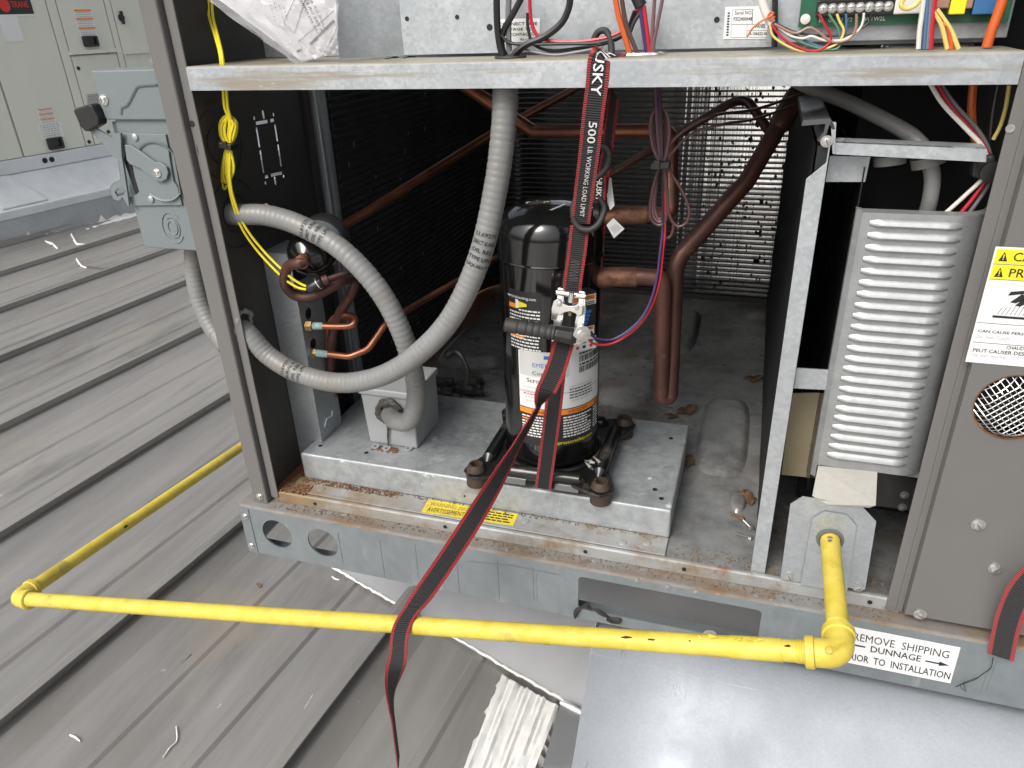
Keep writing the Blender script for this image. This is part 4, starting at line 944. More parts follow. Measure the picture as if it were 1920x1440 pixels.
for k in range(4): mb.tube(circle((CC.x-.030+k*.014,CC.y-.012+.01*(k%2),.5487-.0009*abs(k-2)), .004, 10, (1,0,0), (0,1,0))[:8], .0006, 4)
mb.build('paint_marks', G['white'], comp)

# ================================================================== copper lines
def pipe(name, pts, r, m, label, cat='pipe', rad=.02, seg=16, group=None, n=7):
    P = fillet(pts, rad, n); o = MB().tube(P, r, seg).build(name, G[m], base=P[0]); return tag(o, label, cat, group)
def pts(lst): return [atY(x, y, Y) for x, y, Y in lst]
suc = thing('suction_line', 'copper suction pipe from compressor top running level to the left', 'pipe', cyl(90,.531))
Pz = pts([(1118,404,.190),(1222,403,.205),(1258,402,.215),(1258,250,.255),(1232,246,.26),(1000,247,.33),(962,222,.345),(880,166,.36),(860,152,.365)])
MB().tube(fillet(Pz,.03,8), .0112, 16).build('copper_tube', G['copper'], suc)
MB().tube([Pz[0].lerp(Pz[1],t) for t in (.0,.12,.16,.5,.54,.9,.93)], [.0125,.0125,.0148,.0142,.0136,.0134,.0115], 18).build('brazed_fitting', G['brazed'], suc)
MB().tube([Pz[0].lerp(Pz[1],t) for t in (-.05,.05,.07,.14)], [.019,.019,.016,.016], 18).build('stub_collar', G['black'], suc)
dis = thing('discharge_line', 'brown copper pipe dropping in a U beside the compressor then rising right', 'pipe', cyl(90,.43))
Pz = pts([(1120,520,.185),(1205,519,.190),(1243,522,.195),(1240,745,.215),(1256,745,.222),(1264,500,.235)])
P2 = pts([(1264,545,.232),(1268,488,.235),(1400,340,.30),(1505,160,.37),(1525,120,.385)])
A1 = fillet(Pz[:5]+[Pz[5]], .020, 8)[:-1]; A2 = fillet(P2, .05, 8)
MB().tube(A1+A2[1:], .0136, 18).build('copper_tube', G['copper_brown'], dis)
MB().tube([Pz[0].lerp(Pz[1],t) for t in (.0,.3,.35,.85,.88)], [.0165,.0160,.0158,.0152,.0138], 18).build('brazed_fitting', G['brazed'], dis)
MB().tube([P2[2].lerp(P2[3],t) for t in (.55,.6,.9,.95)], [.0138,.0168,.0168,.0138], 16).build('reducer', G['copper_brown'], dis)
pipe('branch_line', pts([(1135,332,.50),(1250,264,.46),(1375,190,.42),(1402,188,.40),(1446,252,.335),(1462,256,.330)]), .0075, 'copper_brown', 'thin copper pipe arching into the rising brown discharge pipe', rad=.05)
pipe('liquid_line', pts([(628,434,.27),(925,250,.60),(1075,168,.85),(1100,150,.9)]), .0092, 'copper', 'long copper pipe rising from black drier along the left coil', rad=.05)
lo = thing('distributor_line', 'lower copper pipe from green stained fitting to behind the grey conduit', 'pipe', atY(600,664,.16))
Pz = pts([(585,661,.150),(655,669,.165),(690,655,.18),(722,608,.21),(770,577,.27),(862,524,.42),(935,480,.55)])
MB().tube(fillet(Pz,.03,6), .0062, 12).build('copper_tube', G['copper'], lo)
MB().tube([Pz[0].lerp(Pz[1],t) for t in (.08,.42)], [.0070,.0066], 12).build('stained_end', G['verdigris'], lo)
MB().lathe([(.0095,0),(.0095,.012),(.007,.013)], Pz[0]-V((.004,0,0)), Pz[1]-Pz[0], 6, smooth=False).build('flare_nut', G['brass'], lo)
up_ = thing('distributor_line', 'upper looped copper pipe from brass nut on the grey channel', 'pipe', atY(580,611,.14))
Pz = pts([(578,611,.140),(645,612,.15),(664,606,.155),(662,594,.165),(640,592,.17),(622,602,.175),(614,630,.18),(616,690,.19),(628,742,.20)])
MB().tube(spline(Pz,6), .0062, 12).build('copper_tube', G['copper'], up_)
MB().tube([Pz[0].lerp(Pz[1],t) for t in (.15,.42)], [.0070,.0066], 12).build('stained_end', G['verdigris'], up_)
MB().lathe([(.0095,0),(.0095,.012),(.007,.013)], Pz[0]-V((.004,0,0)), Pz[1]-Pz[0], 6, smooth=False).build('flare_nut', G['brass'], up_)
# filter drier
D1 = atY(576,481,.095); D2 = atY(616,441,.205); dax = (D2-D1).normalized()
dr_ = thing('filter_drier', 'black can shaped filter drier with copper ends behind grey conduit', 'filter drier', D1)
LL = (D2-D1).length
MB().lathe([(.010,-.016),(.014,-.012),(.026,-.006),(.036,.004),(.0385,.014),(.0385,LL*.45)], D1, dax, 36).build('can', G['shell'], dr_)
MB().lathe([(.0390,LL*.45),(.0400,LL*.46),(.0400,LL*.62),(.0390,LL*.63)], D1, dax, 36).build('band', G['galv_light'], dr_)
MB().lathe([(.0415,LL*.63),(.0430,LL*.65),(.0430,LL*.92),(.036,LL*1.02),(.012,LL*1.06)], D1, dax, 36).build('clamp', G['rubber_black'], dr_)
Pz = [D1-dax*.012, D1-dax*.030] + pts([(540,500,.072),(534,530,.075),(552,553,.085),(585,556,.095),(640,528,.125),(664,522,.16),(660,548,.165),(636,590,.17),(622,640,.175),(618,760,.20),(622,790,.21)])
MB().tube(spline(Pz,5), .0088, 14).build('copper_tube', G['copper_brown'], dr_)
MB().tube([D1-dax*.030, D1-dax*.012], .0112, 14).build('brazed_collar', G['brazed'], dr_)
ps = thing('pressure_switch', 'small black pressure switch where the yellow wires end', 'switch', atY(590,535,.11))
a, b = atY(578,543,.078), atY(604,527,.088); MB().tube([a,a.lerp(b,.1),a.lerp(b,.9),b],[.007,.009,.009,.007],14).build('switch_body', G['black'], ps)
c = atY(646,512,.110); MB().tube([b, b.lerp(c,.25), b.lerp(c,.26), c], [.0085,.0085,.0045,.0045], 12).build('stem', G['copper_brown'], ps)
MB().tube(circle(a.lerp(b,.75), .0098, 18, V((0,0,1)).cross((b-a).normalized()).normalized(), (b-a).normalized().cross(V((0,0,1)).cross((b-a).normalized()).normalized())), .0016, 6, closed=True).build('clip', G['chrome'], ps)
# service channel on the left
ch = thing('service_channel', 'upright galvanised channel with round holes beside the black inner panel', 'channel', (.09,.13,.08))
xs0, xs1, ys0, ys1 = .0612, .1165, .128, .205
MB().box((xs0,ys0,.0792),(xs1,ys0+.0015,.452)).build('front_face', G['galv'], ch); MB().box((xs0,ys0,.0215),(.0945,ys0+.0015,.0788)).build('foot', G['galv'], ch)
hs_ = []
for x, y, r in ((579,588,.011),(588,645,.011)):
    c = atX(x,y,xs1); hs_.append(circle((xs1,c.y,c.z), r, 18, (0,1,0), (0,0,1)))
MB().plate([(xs1,ys0+.0018,.0792),(xs1,ys1,.0792),(xs1,ys1,.40),(xs1,ys0+.0018,.40)], hs_, (-.0015,0,0)).build('side_face', G['galv'], ch)
MB().box((xs0,ys0,.4525),(xs1,ys1,.454)).build('top_face', G['galv_light'], ch)
MB().tube([atX(609,800,xs1+.001),atX(612,785,xs1+.001),atX(622,780,xs1+.001),atX(623,770,xs1+.001)], .0012, 5).build('chalk_mark', G['white'], ch)

# ================================================================== junction box and conduits
jb = thing('junction_box', 'grey plastic junction box on the pedestal with conduit in its front', 'junction box', (.255,.2,PZ))
JX0, JX1, JY0, JY1, JZ = .203, .310, .150, .258, .200
MB().prism([(JX0+.004,JY0+.003,PZ+.001),(JX1-.003,JY0+.003,PZ+.001),(JX1,JY0,JZ-.014),(JX0,JY0,JZ-.014)], (0,JY1-JY0,0)).build('box_body', G['pvc_box'], jb, bevel=.003, seg=3)
MB().box((JX0-.003,JY0-.004,JZ-.0138),(JX1+.003,JY1+.004,JZ)).build('lid', G['pvc_box'], jb, bevel=.003, seg=3)
for x, y in ((704,838),(725,842),(766,842)):
    p = atZ(x,y,PZ+.001); MB().plate([V((p.x+.008*math.cos(t*.4488),p.y+.008*math.sin(t*.4488),PZ+.0006)) for t in range(14)], [[V((p.x+.0035*math.cos(t*.785),p.y+.0035*math.sin(t*.785),PZ+.0006)) for t in range(8)]], (0,0,.003)).build('mounting_ear', G['pvc_box'], jb)
crumbs('rust_flakes', .222,.275,.130,.146,PZ+.0002,90,G['rust'],jb,.003)
for x,y in ((757,720),(803,700)): pass
# ribbed conduit
def conduit(name, P, r, m, label, texts=(), parts=True, ridge=.00022, per=.0095):
    P = resample(spline(P, 14), .0019); t = thing(name, label, 'conduit', P[0])
    rs = [r + ridge*(1 if (i*.0019 % per)/per < .78 else -1.4) for i in range(len(P))]
    slv = MB().tube(P, rs, 22).build('sleeve', G[m], t)
    for (px, py), lines in texts:
        best = min(range(2, len(P)-2), key=lambda i: (V((px,py)) - proj(P[i])).length); mb = MB()
        for k, s in enumerate(lines):
            i = min(len(P)-3, max(2, best + int(k*.0115/.0019)*(1 if P[min(best+6,len(P)-1)].z < P[best].z else -1))); c = P[i]; tg = (P[i+1]-P[i-1]).normalized()
            f_ = (CAM-c); f_ = (f_-tg*f_.dot(tg)).normalized(); sd_ = f_.cross(tg)
            if sd_.dot(right) < 0: sd_ = -sd_
            vv = -tg if tg.z > 0 else tg
            vv = -vv
            W = min(.034, .0043*len(s))
            mb.text(s, lambda u, v: c + (f_*math.cos((u-W/2)/r) + sd_*math.sin((u-W/2)/r))*(r+.0009) + vv*v, w=W, h=.0058)
        mb.build('lettering', G['ink'], slv)
    return t
def proj(p):
    d = p - CAM; cx_ = V((AX.x,AY.x,AZ.x)).dot(d); cy_ = V((AX.y,AY.y,AZ.y)).dot(d); cz_ = V((AX.z,AY.z,AZ.z)).dot(d); return V((CX+FPX*cx_/cz_, CY+FPX*cy_/cz_))
CRR = .0166
P = [V((.050,.078,.535))] + [atX(440,402,.068)] + pts([(500,404,.075),(565,424,.068),(640,468,.062),(708,540,.062),(752,620,.070),(776,700,.085),(780,750,.100),(768,788,.108),(744,790,.118),(733,780,.140),(731,776,.155)])
c1 = conduit('flexible_conduit', P, CRR, 'conduit', 'grey ribbed conduit from black inner panel looping down into junction box', [((575,440),['LL69271','DIRECT BURIAL','OIL RES','TYPE LFN'])])
P = [V((.048,.044,.345)), atX(462,622,.064)] + pts([(505,668,.048),(565,702,.040),(640,718,.030),(720,703,.022),(790,658,.018),(850,590,.022),(900,480,.032),(930,350,.046),(944,240,.058),(947,165,.064)]); P.append(P[-1]+V((0,0,.035)))
c2 = conduit('flexible_conduit', P, CRR, 'conduit', 'long grey ribbed conduit sweeping from lower left up through the shelf', [((905,440),['LL69271','DIRECT BURIAL','OIL RES','TYPE LFN','LIQUID-T']),((545,690),['LL69271','BURIAL IN','OIL RES','TYPE LFN'])])
P = [V((-.02,.15,.47)), V((-.018,.15,.42)), V((-.012,.145,.37)), V((.002,.135,.33)), V((.02,.12,.30)), V((.03,.11,.29))]
P = pts([(364,455,.13),(364,500,.13),(370,540,.125),(382,580,.12),(402,620,.11),(425,650,.10)])
c3 = conduit('flexible_conduit', P, .0166, 'conduit', 'grey conduit curving out of the disconnect box bottom outside the post')
# sealing putty round the conduit entries
def blob(name, c, rx, m, label, nrm, seed=1, k=26):
    random.seed(seed); mb = MB(); nrm = V(nrm).normalized(); u = nrm.orthogonal().normalized(); w = nrm.cross(u)
    for j in range(k):
        a = random.random()*6.283; rr = rx*random.uniform(.75,1.1); p = V(c)+(u*math.cos(a)+w*math.sin(a))*rr; s = rx*random.uniform(.22,.42); ax = (w*math.cos(a)-u*math.sin(a))
        mb.tube([p-ax*s*1.2, p-ax*s*.5+nrm*s*.3, p+ax*s*.5+nrm*s*.3, p+ax*s*1.2], [s*.1,s*.6,s*.55,s*.1], 7)
    return mb
mb = blob('putty', atY(731,772,JY0-.003), .0235, None, '', (0,-1,0), 3, 46)
mb.tube(spline(pts([(726,785,.146),(728,800,.147),(727,815,.148),(728,836,.149)]),4), [.005,.005,.004,.0035,.003,.003,.0025,.002,.002,.002,.0015,.0015,.001], 6); mb.build('sealing_putty', G['putty'], jb)
mb = blob('putty', atX(458,602,.064), .018, None, '', (1,0,0), 5, 22); tag(mb.build('sealing_putty', G['conduit_dark'], base=atX(458,602,.064)), 'grey putty lump where lower conduit leaves the left post', 'putty')
random.seed(21)
# charred cable leftovers behind the junction box
q = thing('charred_lump', 'burnt black lump of cable behind the junction box', 'debris', atZ(850,735,.03))
mb = MB()
for k in range(26):
    x = random.uniform(822,905); y = 742+random.uniform(-22,8)-max(0,(x-860)*.15); p = atZ(x,y,.025+.012*random.random()); s = random.uniform(.007,.016)
    mb.tube([p-V((s,0,0)),p+V((-s*.4,0,s*.6)),p+V((s*.5,.003,s*.5)),p+V((s,.002,0))],[s*.3,s*.75,s*.7,s*.2],7)
mb.build('lump', G['rubber_black'], q)
Pz = pts([(838,668,.36),(848,660,.36),(860,663,.355),(870,678,.35),(877,700,.345),(872,725,.34)]); MB().tube(spline(Pz,5), [.007,.009,.009,.008,.008,.007,.006,.006,.006,.005,.005,.005,.005,.005,.005,.005,.005,.005,.005,.005,.005,.005,.005,.005,.005,.004], 8).build('bent_stub', G['black'], q)

# ================================================================== disconnect switch on the left side
DY = .085
dsw = thing('disconnect_switch', 'grey painted disconnect switch box with black knob outside left post', 'switch', (-.06,.15,.46))
d = lambda x, y, Y=DY: atY(x, y, Y)
xL = d(208,225).x-.004; zTop = d(175,131).z; zMid = d(208,224).z; zBot = d(270,464).z
MB().box((xL+.012,DY,zBot),(.0232,.158,zTop-.012)).build('box_body', G['disc'], dsw, bevel=.002)
MB().box((xL,DY+.004,zBot-.0008),(xL+.020,.160,zMid-.004)).build('cover', G['disc'], dsw, bevel=.0015)
xT = d(175,131).x
hood = MB().prism([(xT,DY-.006,zTop-.001),(xT+.004,DY-.006,zMid+.004),(xT+.006,DY-.006,zMid),(.0230,DY-.006,zMid+.001),(.0230,DY-.006,zTop)], (0,.082,0)).build('top_hood', G['disc'], dsw, bevel=.0018)
mb = MB(); mb.tube(spline([d(x,y,DY-.0062) for x,y in ((228,215),(230,203),(240,198),(250,180),(258,165),(268,162),(295,160))],4), .0035, 6, flat=.4); mb.build('hood_pressing', G['disc'], hood)
screw(dsw, d(195,187,DY-.0062), (0,-1,0), .0068, m='chrome')
# hub above the box
c = V((-.035,.125,zTop)); MB().lathe([(.030,0),(.030,.006),(.024,.008)], c, (0,0,1), 24).build('hub_plate', G['disc'], dsw)
MB().lathe([(.020,.008),(.020,.024),(.016,.034),(.006,.038),(0,.038)], c+V((.006,.02,0)), (0,0,1), 20).build('hub_cap', G['conduit'], dsw)
MB().lathe([(.010,.006),(.010,.012),(.006,.013),(.006,.018),(0,.018)], c+V((-.010,-.025,0)), (0,0,1), 6, smooth=False).build('hub_bolt', G['steel'], dsw)
# raised handle plate
hp = [d(x,y,DY-.004) for x,y in ((222,249),(310,252),(316,282),(318,300),(325,340),(333,352),(341,385),(243,386),(240,370),(258,364),(246,300),(236,273),(224,270))]
hpl = MB().prism(hp[::-1], (0,.0035,0)).build('handle_plate', G['disc'], dsw, bevel=.001)
arc = [d(300,322,DY-.0046) + V((math.cos(R(a))*.046,0,math.sin(R(a))*.046)) for a in range(150,-131,-14)]
MB().tube([p for p in arc if p.x < d(333,300).x], .0042, 6, flat=.35).build('plate_pressing', G['disc'], hpl)
for x, y in ((254,257),(284,373)): MB().lathe([(.0062,0),(.0055,.0025),(.003,.0038),(0,.004)], d(x,y,DY-.004), (0,-1,0), 16).build('rivet', G['galv_light'], hpl)
MB().prism([d(x,y,DY-.0042) for x,y in ((236,276),(243,300),(261,360),(254,364),(232,300))], (0,.001,0)).build('slot', G['black_matt'], dsw)
lv = [d(x,y,DY-.010) for x,y in ((233,272),(244,272),(262,283),(290,304),(300,305),(311,312),(315,324),(312,336),(303,341),(293,340),(284,333),(262,316),(243,308),(237,300))]
MB().prism(lv[::-1], (0,.003,0)).build('lever_arm', G['disc'], dsw, bevel=.0012)
screw(dsw, d(295,324,DY-.0105), (0,-1,0), .0058, m='chrome')
hl = [d(x,y,DY-.012) for x,y in ((166,243),(178,240),(196,250),(210,258),(210,250),(226,250),(228,290),(236,340),(242,384),(240,386),(230,370),(222,376),(212,372),(208,362),(207,350),(214,342),(226,337),(222,300),(206,288),(196,278),(190,264),(180,256)) ]
MB().plate(hl[::-1], [[d(x,y,DY-.012) for x,y in ((215,360),(221,352),(230,350),(235,358),(230,366),(220,368))]], (0,.003,0)).build('handle_bracket', G['disc'], dsw, bevel=.0012)
kn = [d(x,y,DY-.020) for x,y in ((136,207),(141,203),(166,195),(171,197),(184,222),(185,234),(164,247),(158,246),(150,238))]
MB().prism(kn[::-1], (0,.020,0)).build('handle_knob', G['black'], dsw, bevel=.003, seg=3)
c = d(324,427,DY-.0006)
for r, a0, a1 in ((.021,40,330),(.014,-140,130),(.0095,0,360)):
    MB().tube([c+V((r*math.cos(R(a)),0,r*math.sin(R(a))*1.25)) for a in range(a0,a1+1,12)], .0009, 5).build('knockout', G['disc'], dsw)

# ================================================================== yellow gas pipe
GR = .01335
ga = V((hc.x, .06, hc.z)); ge = V((1.0185,-.2,hc.z)); gl = atZ(33,1122,-.185); gw = atZ(452,838,-.285); gend = gl + (gw-gl)*1.9
gas = thing('gas_pipe', 'yellow painted gas pipe running from the plate round the left side', 'pipe', gl)
def bump_tube(P, r, name, m, seg=20): return MB().tube(P, r, seg).build(name, m, gas)
d1 = (ge-ga).normalized(); d2 = (gl-ge).normalized(); d3 = (gend-gl).normalized()
bump_tube([ga, ga+d1*.03, ge-d1*.028], GR, 'stub_pipe', G['yellow'])
MB().tube([V((hc.x,.030,hc.z)), V((hc.x,.0195,hc.z)), V((hc.x,.0175,hc.z))], [GR*1.1,GR*1.1,GR*1.02], 20).build('bare_collar', G['rust'], gas)
bump_tube([ge+d2*.030, ge.lerp(gl,.3), ge.lerp(gl,.7), gl-d2*.026], GR, 'cross_pipe', G['yellow'])
bump_tube([gl+d3*.026, gl.lerp(gend,.5), gend], GR, 'side_pipe', G['yellow'])
def elbow(p, da, db, name='elbow', s=.038):
    a = p-da*s; b = p+db*s; path = fillet([a,p,b], .024, 8)
    n = len(path); mb = MB(); mb.tube(path, [.0172]*n, 22)
    for e, dd_ in ((a, da), (b, -db)): mb.tube([e-dd_*.001, e+dd_*.0005, e+dd_*.009, e+dd_*.0105], [.0178,.0196,.0196,.0175], 22)
    return mb.build(name, G['yellow'], gas), path
el, ep = elbow(ge, d1, d2); elbow(gl, d2, d3)
# cast lettering on the elbow
mb = MB(); f_ = (CAM-ge).normalized(); sd2 = right; upv = f_.cross(sd2).normalized()*-1
upv = up
c = ge + f_*.0182 - right*.006 + up*.004
dx = (right*.92+up*.38).normalized(); dy = (up*.92-right*.38).normalized()
mb.text('SPF', lambda u, v: c + dx*u + dy*v - f_*0.0, w=.016, h=.006)
mb.tube([c - dx*.006 + dx*(.0045*math.cos(k*.3927)) + dy*(.003+.0045*math.sin(k*.3927)) for k in range(16)], .0005, 5, closed=True)
mb.build('cast_mark', mat('yellow_worn_edge', (.42,.31,.03), .5), gas)
# chipped paint and tape steps
def chip(px, py, dx_, dy_, base_p, dirv, m='black_matt'):
    r_ = ray((px,py)).normalized(); w = base_p - CAM; # nearest point of the pipe axis to the ray
    a = r_.dot(dirv); t = (w.dot(r_)*a - w.dot(dirv))/(1-a*a); q = base_p + dirv*t; f2 = (CAM-q); f2 = (f2-dirv*f2.dot(dirv)).normalized(); s2 = f2.cross(dirv).normalized()
    off = (proj(q).y-py)*(q-CAM).length/FPX; ph = max(-1.2,min(1.2,math.asin(max(-.95,min(.95,off/GR)))))
    if s2.dot(up) < 0: s2 = -s2
    mb = MB(); vs = []
    for k in range(9):
        aa = k/9*6.283; l = dx_*math.cos(aa)*random.uniform(.6,1.2); g_ = ph + dy_*math.sin(aa)*random.uniform(.6,1.2)/GR
        vs.append(q + dirv*l + (f2*math.cos(g_)+s2*math.sin(g_))*(GR+.0004))
    mb.poly(vs); return mb.build('paint_chip', G[m], gas)
for a in ((1180,1196,.009,.0016),(1226,1200,.006,.0014),(1478,1213,.004,.0018),(1297,1203,.0018,.001),(1030,1206,.0016,.001),(440,1166,.001,.0008)): chip(*a, ge, d2)
for a in ((69,1087,.006,.002),(230,992,.006,.003)): chip(*a, gl, d3)
for a in ((1549,1022,.003,.004),(1572,1028,.004,.003),(1561,1050,.0008,.0008),(1577,1080,.0008,.0008)): chip(*a, ga, d1, 'steel_dark')
q0 = ge + d2*.125
MB().tube([q0, q0+d2*.001, q0-d2*.0+d2*-.06], [GR+.0002,GR+.0008,GR+.0008], 20).build('tape_wrap', G['yellow'], gas)
q0 = gl + d3*.03
MB().tube([q0, q0+d3*.085, q0+d3*.086], [GR+.0008,GR+.0008,GR+.0001], 20).build('tape_wrap', G['yellow'], gas)
mb = MB()
for k in range(7):
    p = ge + d2*(.09+.012*k) + V((0,-.002,GR+.0005)); mb.prism([p+V((random.uniform(-.008,.008),random.uniform(-.004,.004),random.uniform(0,.004))) for _ in range(4)], (0,0,.0004))
mb.build('peeling_paint', G['yellow'], gas)

# exposed threads, drips and runs of paint
for e, dd_ in ((ge+d2*.0385, d2), (ge-d1*.0385, -d1), (gl-d2*.0385, -d2), (gl+d3*.0385, d3)):
    mb = MB(); mb.tube([e+dd_*(.0013*k) for k in range(9)], [GR+(.0011 if k % 2 else .0003) for k in range(9)], 18); mb.build('pipe_thread', G['yellow'], gas)
for k in range(16):
    t = random.uniform(.04,.97); c = ge.lerp(gl,t); a = random.uniform(-.5,.5); w = random.uniform(.0010,.0022)
    MB().tube([c+V((0,-math.cos(a)*GR*.96,-math.sin(a)*GR*.96)), c+V((.001,-GR*.55,-GR*.85)), c+V((.001,-GR*.1,-GR*1.02))], [w*.3,w,w*.7], 6).build('paint_run', G['yellow'], gas)

# ================================================================== ratchet strap
HWD = .0135
def strap_frame(P, rolls=None, hw=HWD):
    """half width vectors: the strap faces the open front, turned about its own length by the roll"""
    S = []
    for i in range(len(P)):
        t = (P[min(i+1,len(P)-1)]-P[max(i-1,0)]).normalized(); f2 = (CAM-P[i]).normalized(); s = t.cross(f2).normalized()
        if s.dot(right) < 0: s = -s
        if rolls is not None: s = Matrix.Rotation(R(rolls[i]), 3, t) @ s
        S.append(s*hw)
    return S
def lerp_list(vals, n):
    out = []
    for i in range(n):
        x = i/(n-1)*(len(vals)-1); k = min(int(x), len(vals)-2); out.append(vals[k]+(vals[k+1]-vals[k])*(x-k))
    return out
rs_ = thing('ratchet_strap', 'black ratchet strap with red edges holding the compressor to the shelf', 'strap', (CC.x,.06,.1))
WM = [G['web'], G['webred']]
top = [V((atZ(1165,103,SZ).x,.058,SZ+.003)), V((atY(1143,108,.040).x,.040,SZ+.0032)), V((atY(1128,112,.026).x,.026,SZ+.0030)), V((atY(1123,118,.0222).x,.0222,SZ-.004)), atY(1119,160,.0218), atY(1112,215,.028), atY(1104,290,.045), atY(1095,360,.066), atY(1088,418,.082)]
P = spline(top, 8); S = strap_frame(P)
for i in range(0, 17):                       # lies flat over the shelf edge
    k = i/16; S[i] = (V((1,.12,0)).normalized()*(1-k) + S[17].normalized()*k).normalized()*HWD
LASTW = [MB().ribbon(P, S, .0016).build('upper_webbing', WM, rs_)]
def strap_text(P, S, s, L0, w, h, off=0.0):
    par = LASTW[0]
    L = [0]
    for a, b in zip(P, P[1:]): L.append(L[-1]+(b-a).length)
    def fn(u, v):
        x = L0+u
        for i in range(len(L)-1):
            if L[i+1] >= x: break
        k = (x-L[i])/max(L[i+1]-L[i],1e-6); c = P[i].lerp(P[i+1],k); sv = S[i].lerp(S[i+1],k).normalized(); t = (P[i+1]-P[i]).normalized(); nn = t.cross(sv)
        if nn.dot(CAM-c) < 0: nn = -nn
        return c + sv*(v-h/2+off) + nn*.0018
    return MB().text(s, fn, w=w, h=h).build('lettering', G['white'], par)
strap_text(P, S, 'HUSKY', .016, .064, .0125); strap_text(P, S, '500', .112, .029, .0105, .001); strap_text(P, S, 'LB. WORKING LOAD LIMIT', .146, .108, .0062, .001)
P = spline([atY(1087,424,.082), atY(1082,470,.080), atY(1075,520,.076), atY(1072,548,.073)], 6); MB().ribbon(P, strap_frame(P), .0030).build('stitched_webbing', WM, rs_)
mb = MB()
for i in range(16): 
    c = P[8].lerp(P[13], i/15); s = strap_frame(P)[8].normalized(); f2 = (CAM-c).normalized()*.0024; k = .0065*(1 if i % 2 else -1); mb.tube([c+s*k+f2, c-s*k+f2+(P[13]-P[8])*.05], .00035, 4)
mb.build('stitching', mat('grey_thread',(.10,.10,.10),.6), rs_)
P = spline([atY(1052,628,.066), atY(1046,680,.062), atY(1038,760,.058), atY(1028,840,.056), atY(1018,916,.058)], 6); MB().ribbon(P, strap_frame(P), .0016).build('lower_webbing', [G['web_back'], G['webred']], rs_)
# loose tail over the gas pipe
def on_gas(px, dz):
    best = min((ge.lerp(gl, k/400) for k in range(401)), key=lambda q: abs(proj(q).x-px)); return best + V((0,-.003,GR+dz))
g0 = on_gas(764, .0030); g00 = V((g0.x-.004, g0.y-GR-.004, g0.z-GR-.004))
k0 = atY(1058,640,.050); k1 = atY(1043,690,.025); k2 = atY(1026,728,.020); k3 = atY(1010,762,.028)
def mid(t): return k3.lerp(g0, t) + V((0,0,-.014*math.sin(math.pi*t)))
ctrl = [k0, k1, k2, k3, mid(.18), mid(.36), mid(.55), mid(.75), mid(.9), g0, g00, g00+V((-.010,.002,-.05)), g00+V((-.024,.004,-.10)), g00+V((-.034,.006,-.15)), g00+V((-.040,.01,-.20)), g00+V((-.044,.012,-.32))]
rolls = [0,0,0,-80,-66,-34,-8,-2,0,0,0,-8,-35,-70,-80,-80]
P = spline(ctrl, 8); S = strap_frame(P, lerp_list(rolls, len(P)), .0152)
for i in range(len(P)):                      # lies square across the pipe where it hangs over it
    w_ = max(0, 1-abs(i/8-9.6)/2.2); w_ = min(1, w_*1.9)
    if w_ > 0: S[i] = (S[i].normalized()*(1-w_) - d2*w_).normalized()*.0152
MB().ribbon(P, S, .0014).build('loose_tail', WM, rs_)
# rear strand and its tag
P = spline(pts([(1152,176,.10),(1147,215,.12),(1138,290,.15),(1128,360,.175),(1127,430,.20),(1126,500,.225),(1125,590,.25)]), 5)
MB().ribbon(P, strap_frame(P, lerp_list([62,60,58,50,70,80,82], len(P))), .0016).build('rear_webbing', WM, rs_)
PP = spline(pts([(1125,328,.15),(1124,352,.152),(1122,380,.155)]), 4); LASTW[0] = MB().ribbon(PP, strap_frame(PP, lerp_list([20,20], len(PP)), .010), .0016).build('rear_webbing', WM, rs_)
strap_text(PP, strap_frame(PP, lerp_list([20,20], len(PP)), .010), 'HUSKY', .004, .034, .0085)
tg = MB(); tg.prism(pts([(1136,336,.165),(1146,333,.165),(1152,386,.165),(1144,394,.165),(1139,380,.165)]), (0,.0006,0)); tg.prism(pts([(1137,422,.165),(1150,409,.165),(1171,429,.165),(1151,447,.165)]), (0,.0006,0))
for k in range(6): tg.box(tuple(atY(1141+k*.9,345+k*6,.1643)), tuple(atY(1148+k*.7,345.7+k*6,.1642)), 1); tg.prism(pts([(1143+k*2.2,423-k*1.6+4,.1644),(1154+k*2.2,432-k*1.6+4,.1644),(1154+k*2.2,433-k*1.6+4,.1644),(1143+k*2.2,424-k*1.6+4,.1644)]), (0,-.0002,0), 1)
tg.build('care_tag', [G['label'], G['greyink']], rs_)
# coated hooks
mb = MB(); mb.tube(spline(pts([(1105,366,.088),(1090,366,.085),(1079,376,.082),(1074,395,.080),(1077,414,.079),(1088,428,.078),(1106,431,.078),(1122,420,.082),(1131,402,.088),(1133,388,.094),(1124,372,.10)]),5), .0044, 10); mb.build('coated_hook', G['rubber_black'], rs_)
mb = MB(); mb.tube(spline(pts([(1128,272,.13),(1138,278,.13),(1143,292,.13),(1139,312,.13),(1128,326,.13),(1118,334,.13)]),5), .0042, 10); mb.build('coated_hook', G['rubber_black'], rs_)
mb = MB(); mb.tube(spline([atY(1112,92,.10),atY(1113,76,.10),atY(1122,60,.10),atY(1136,58,.098),atY(1144,74,.09),atY(1147,98,.075),V((atY(1148,104,.07).x,.066,SZ-.01))],5), .0042, 10); mb.build('coated_hook', G['rubber_black'], rs_)
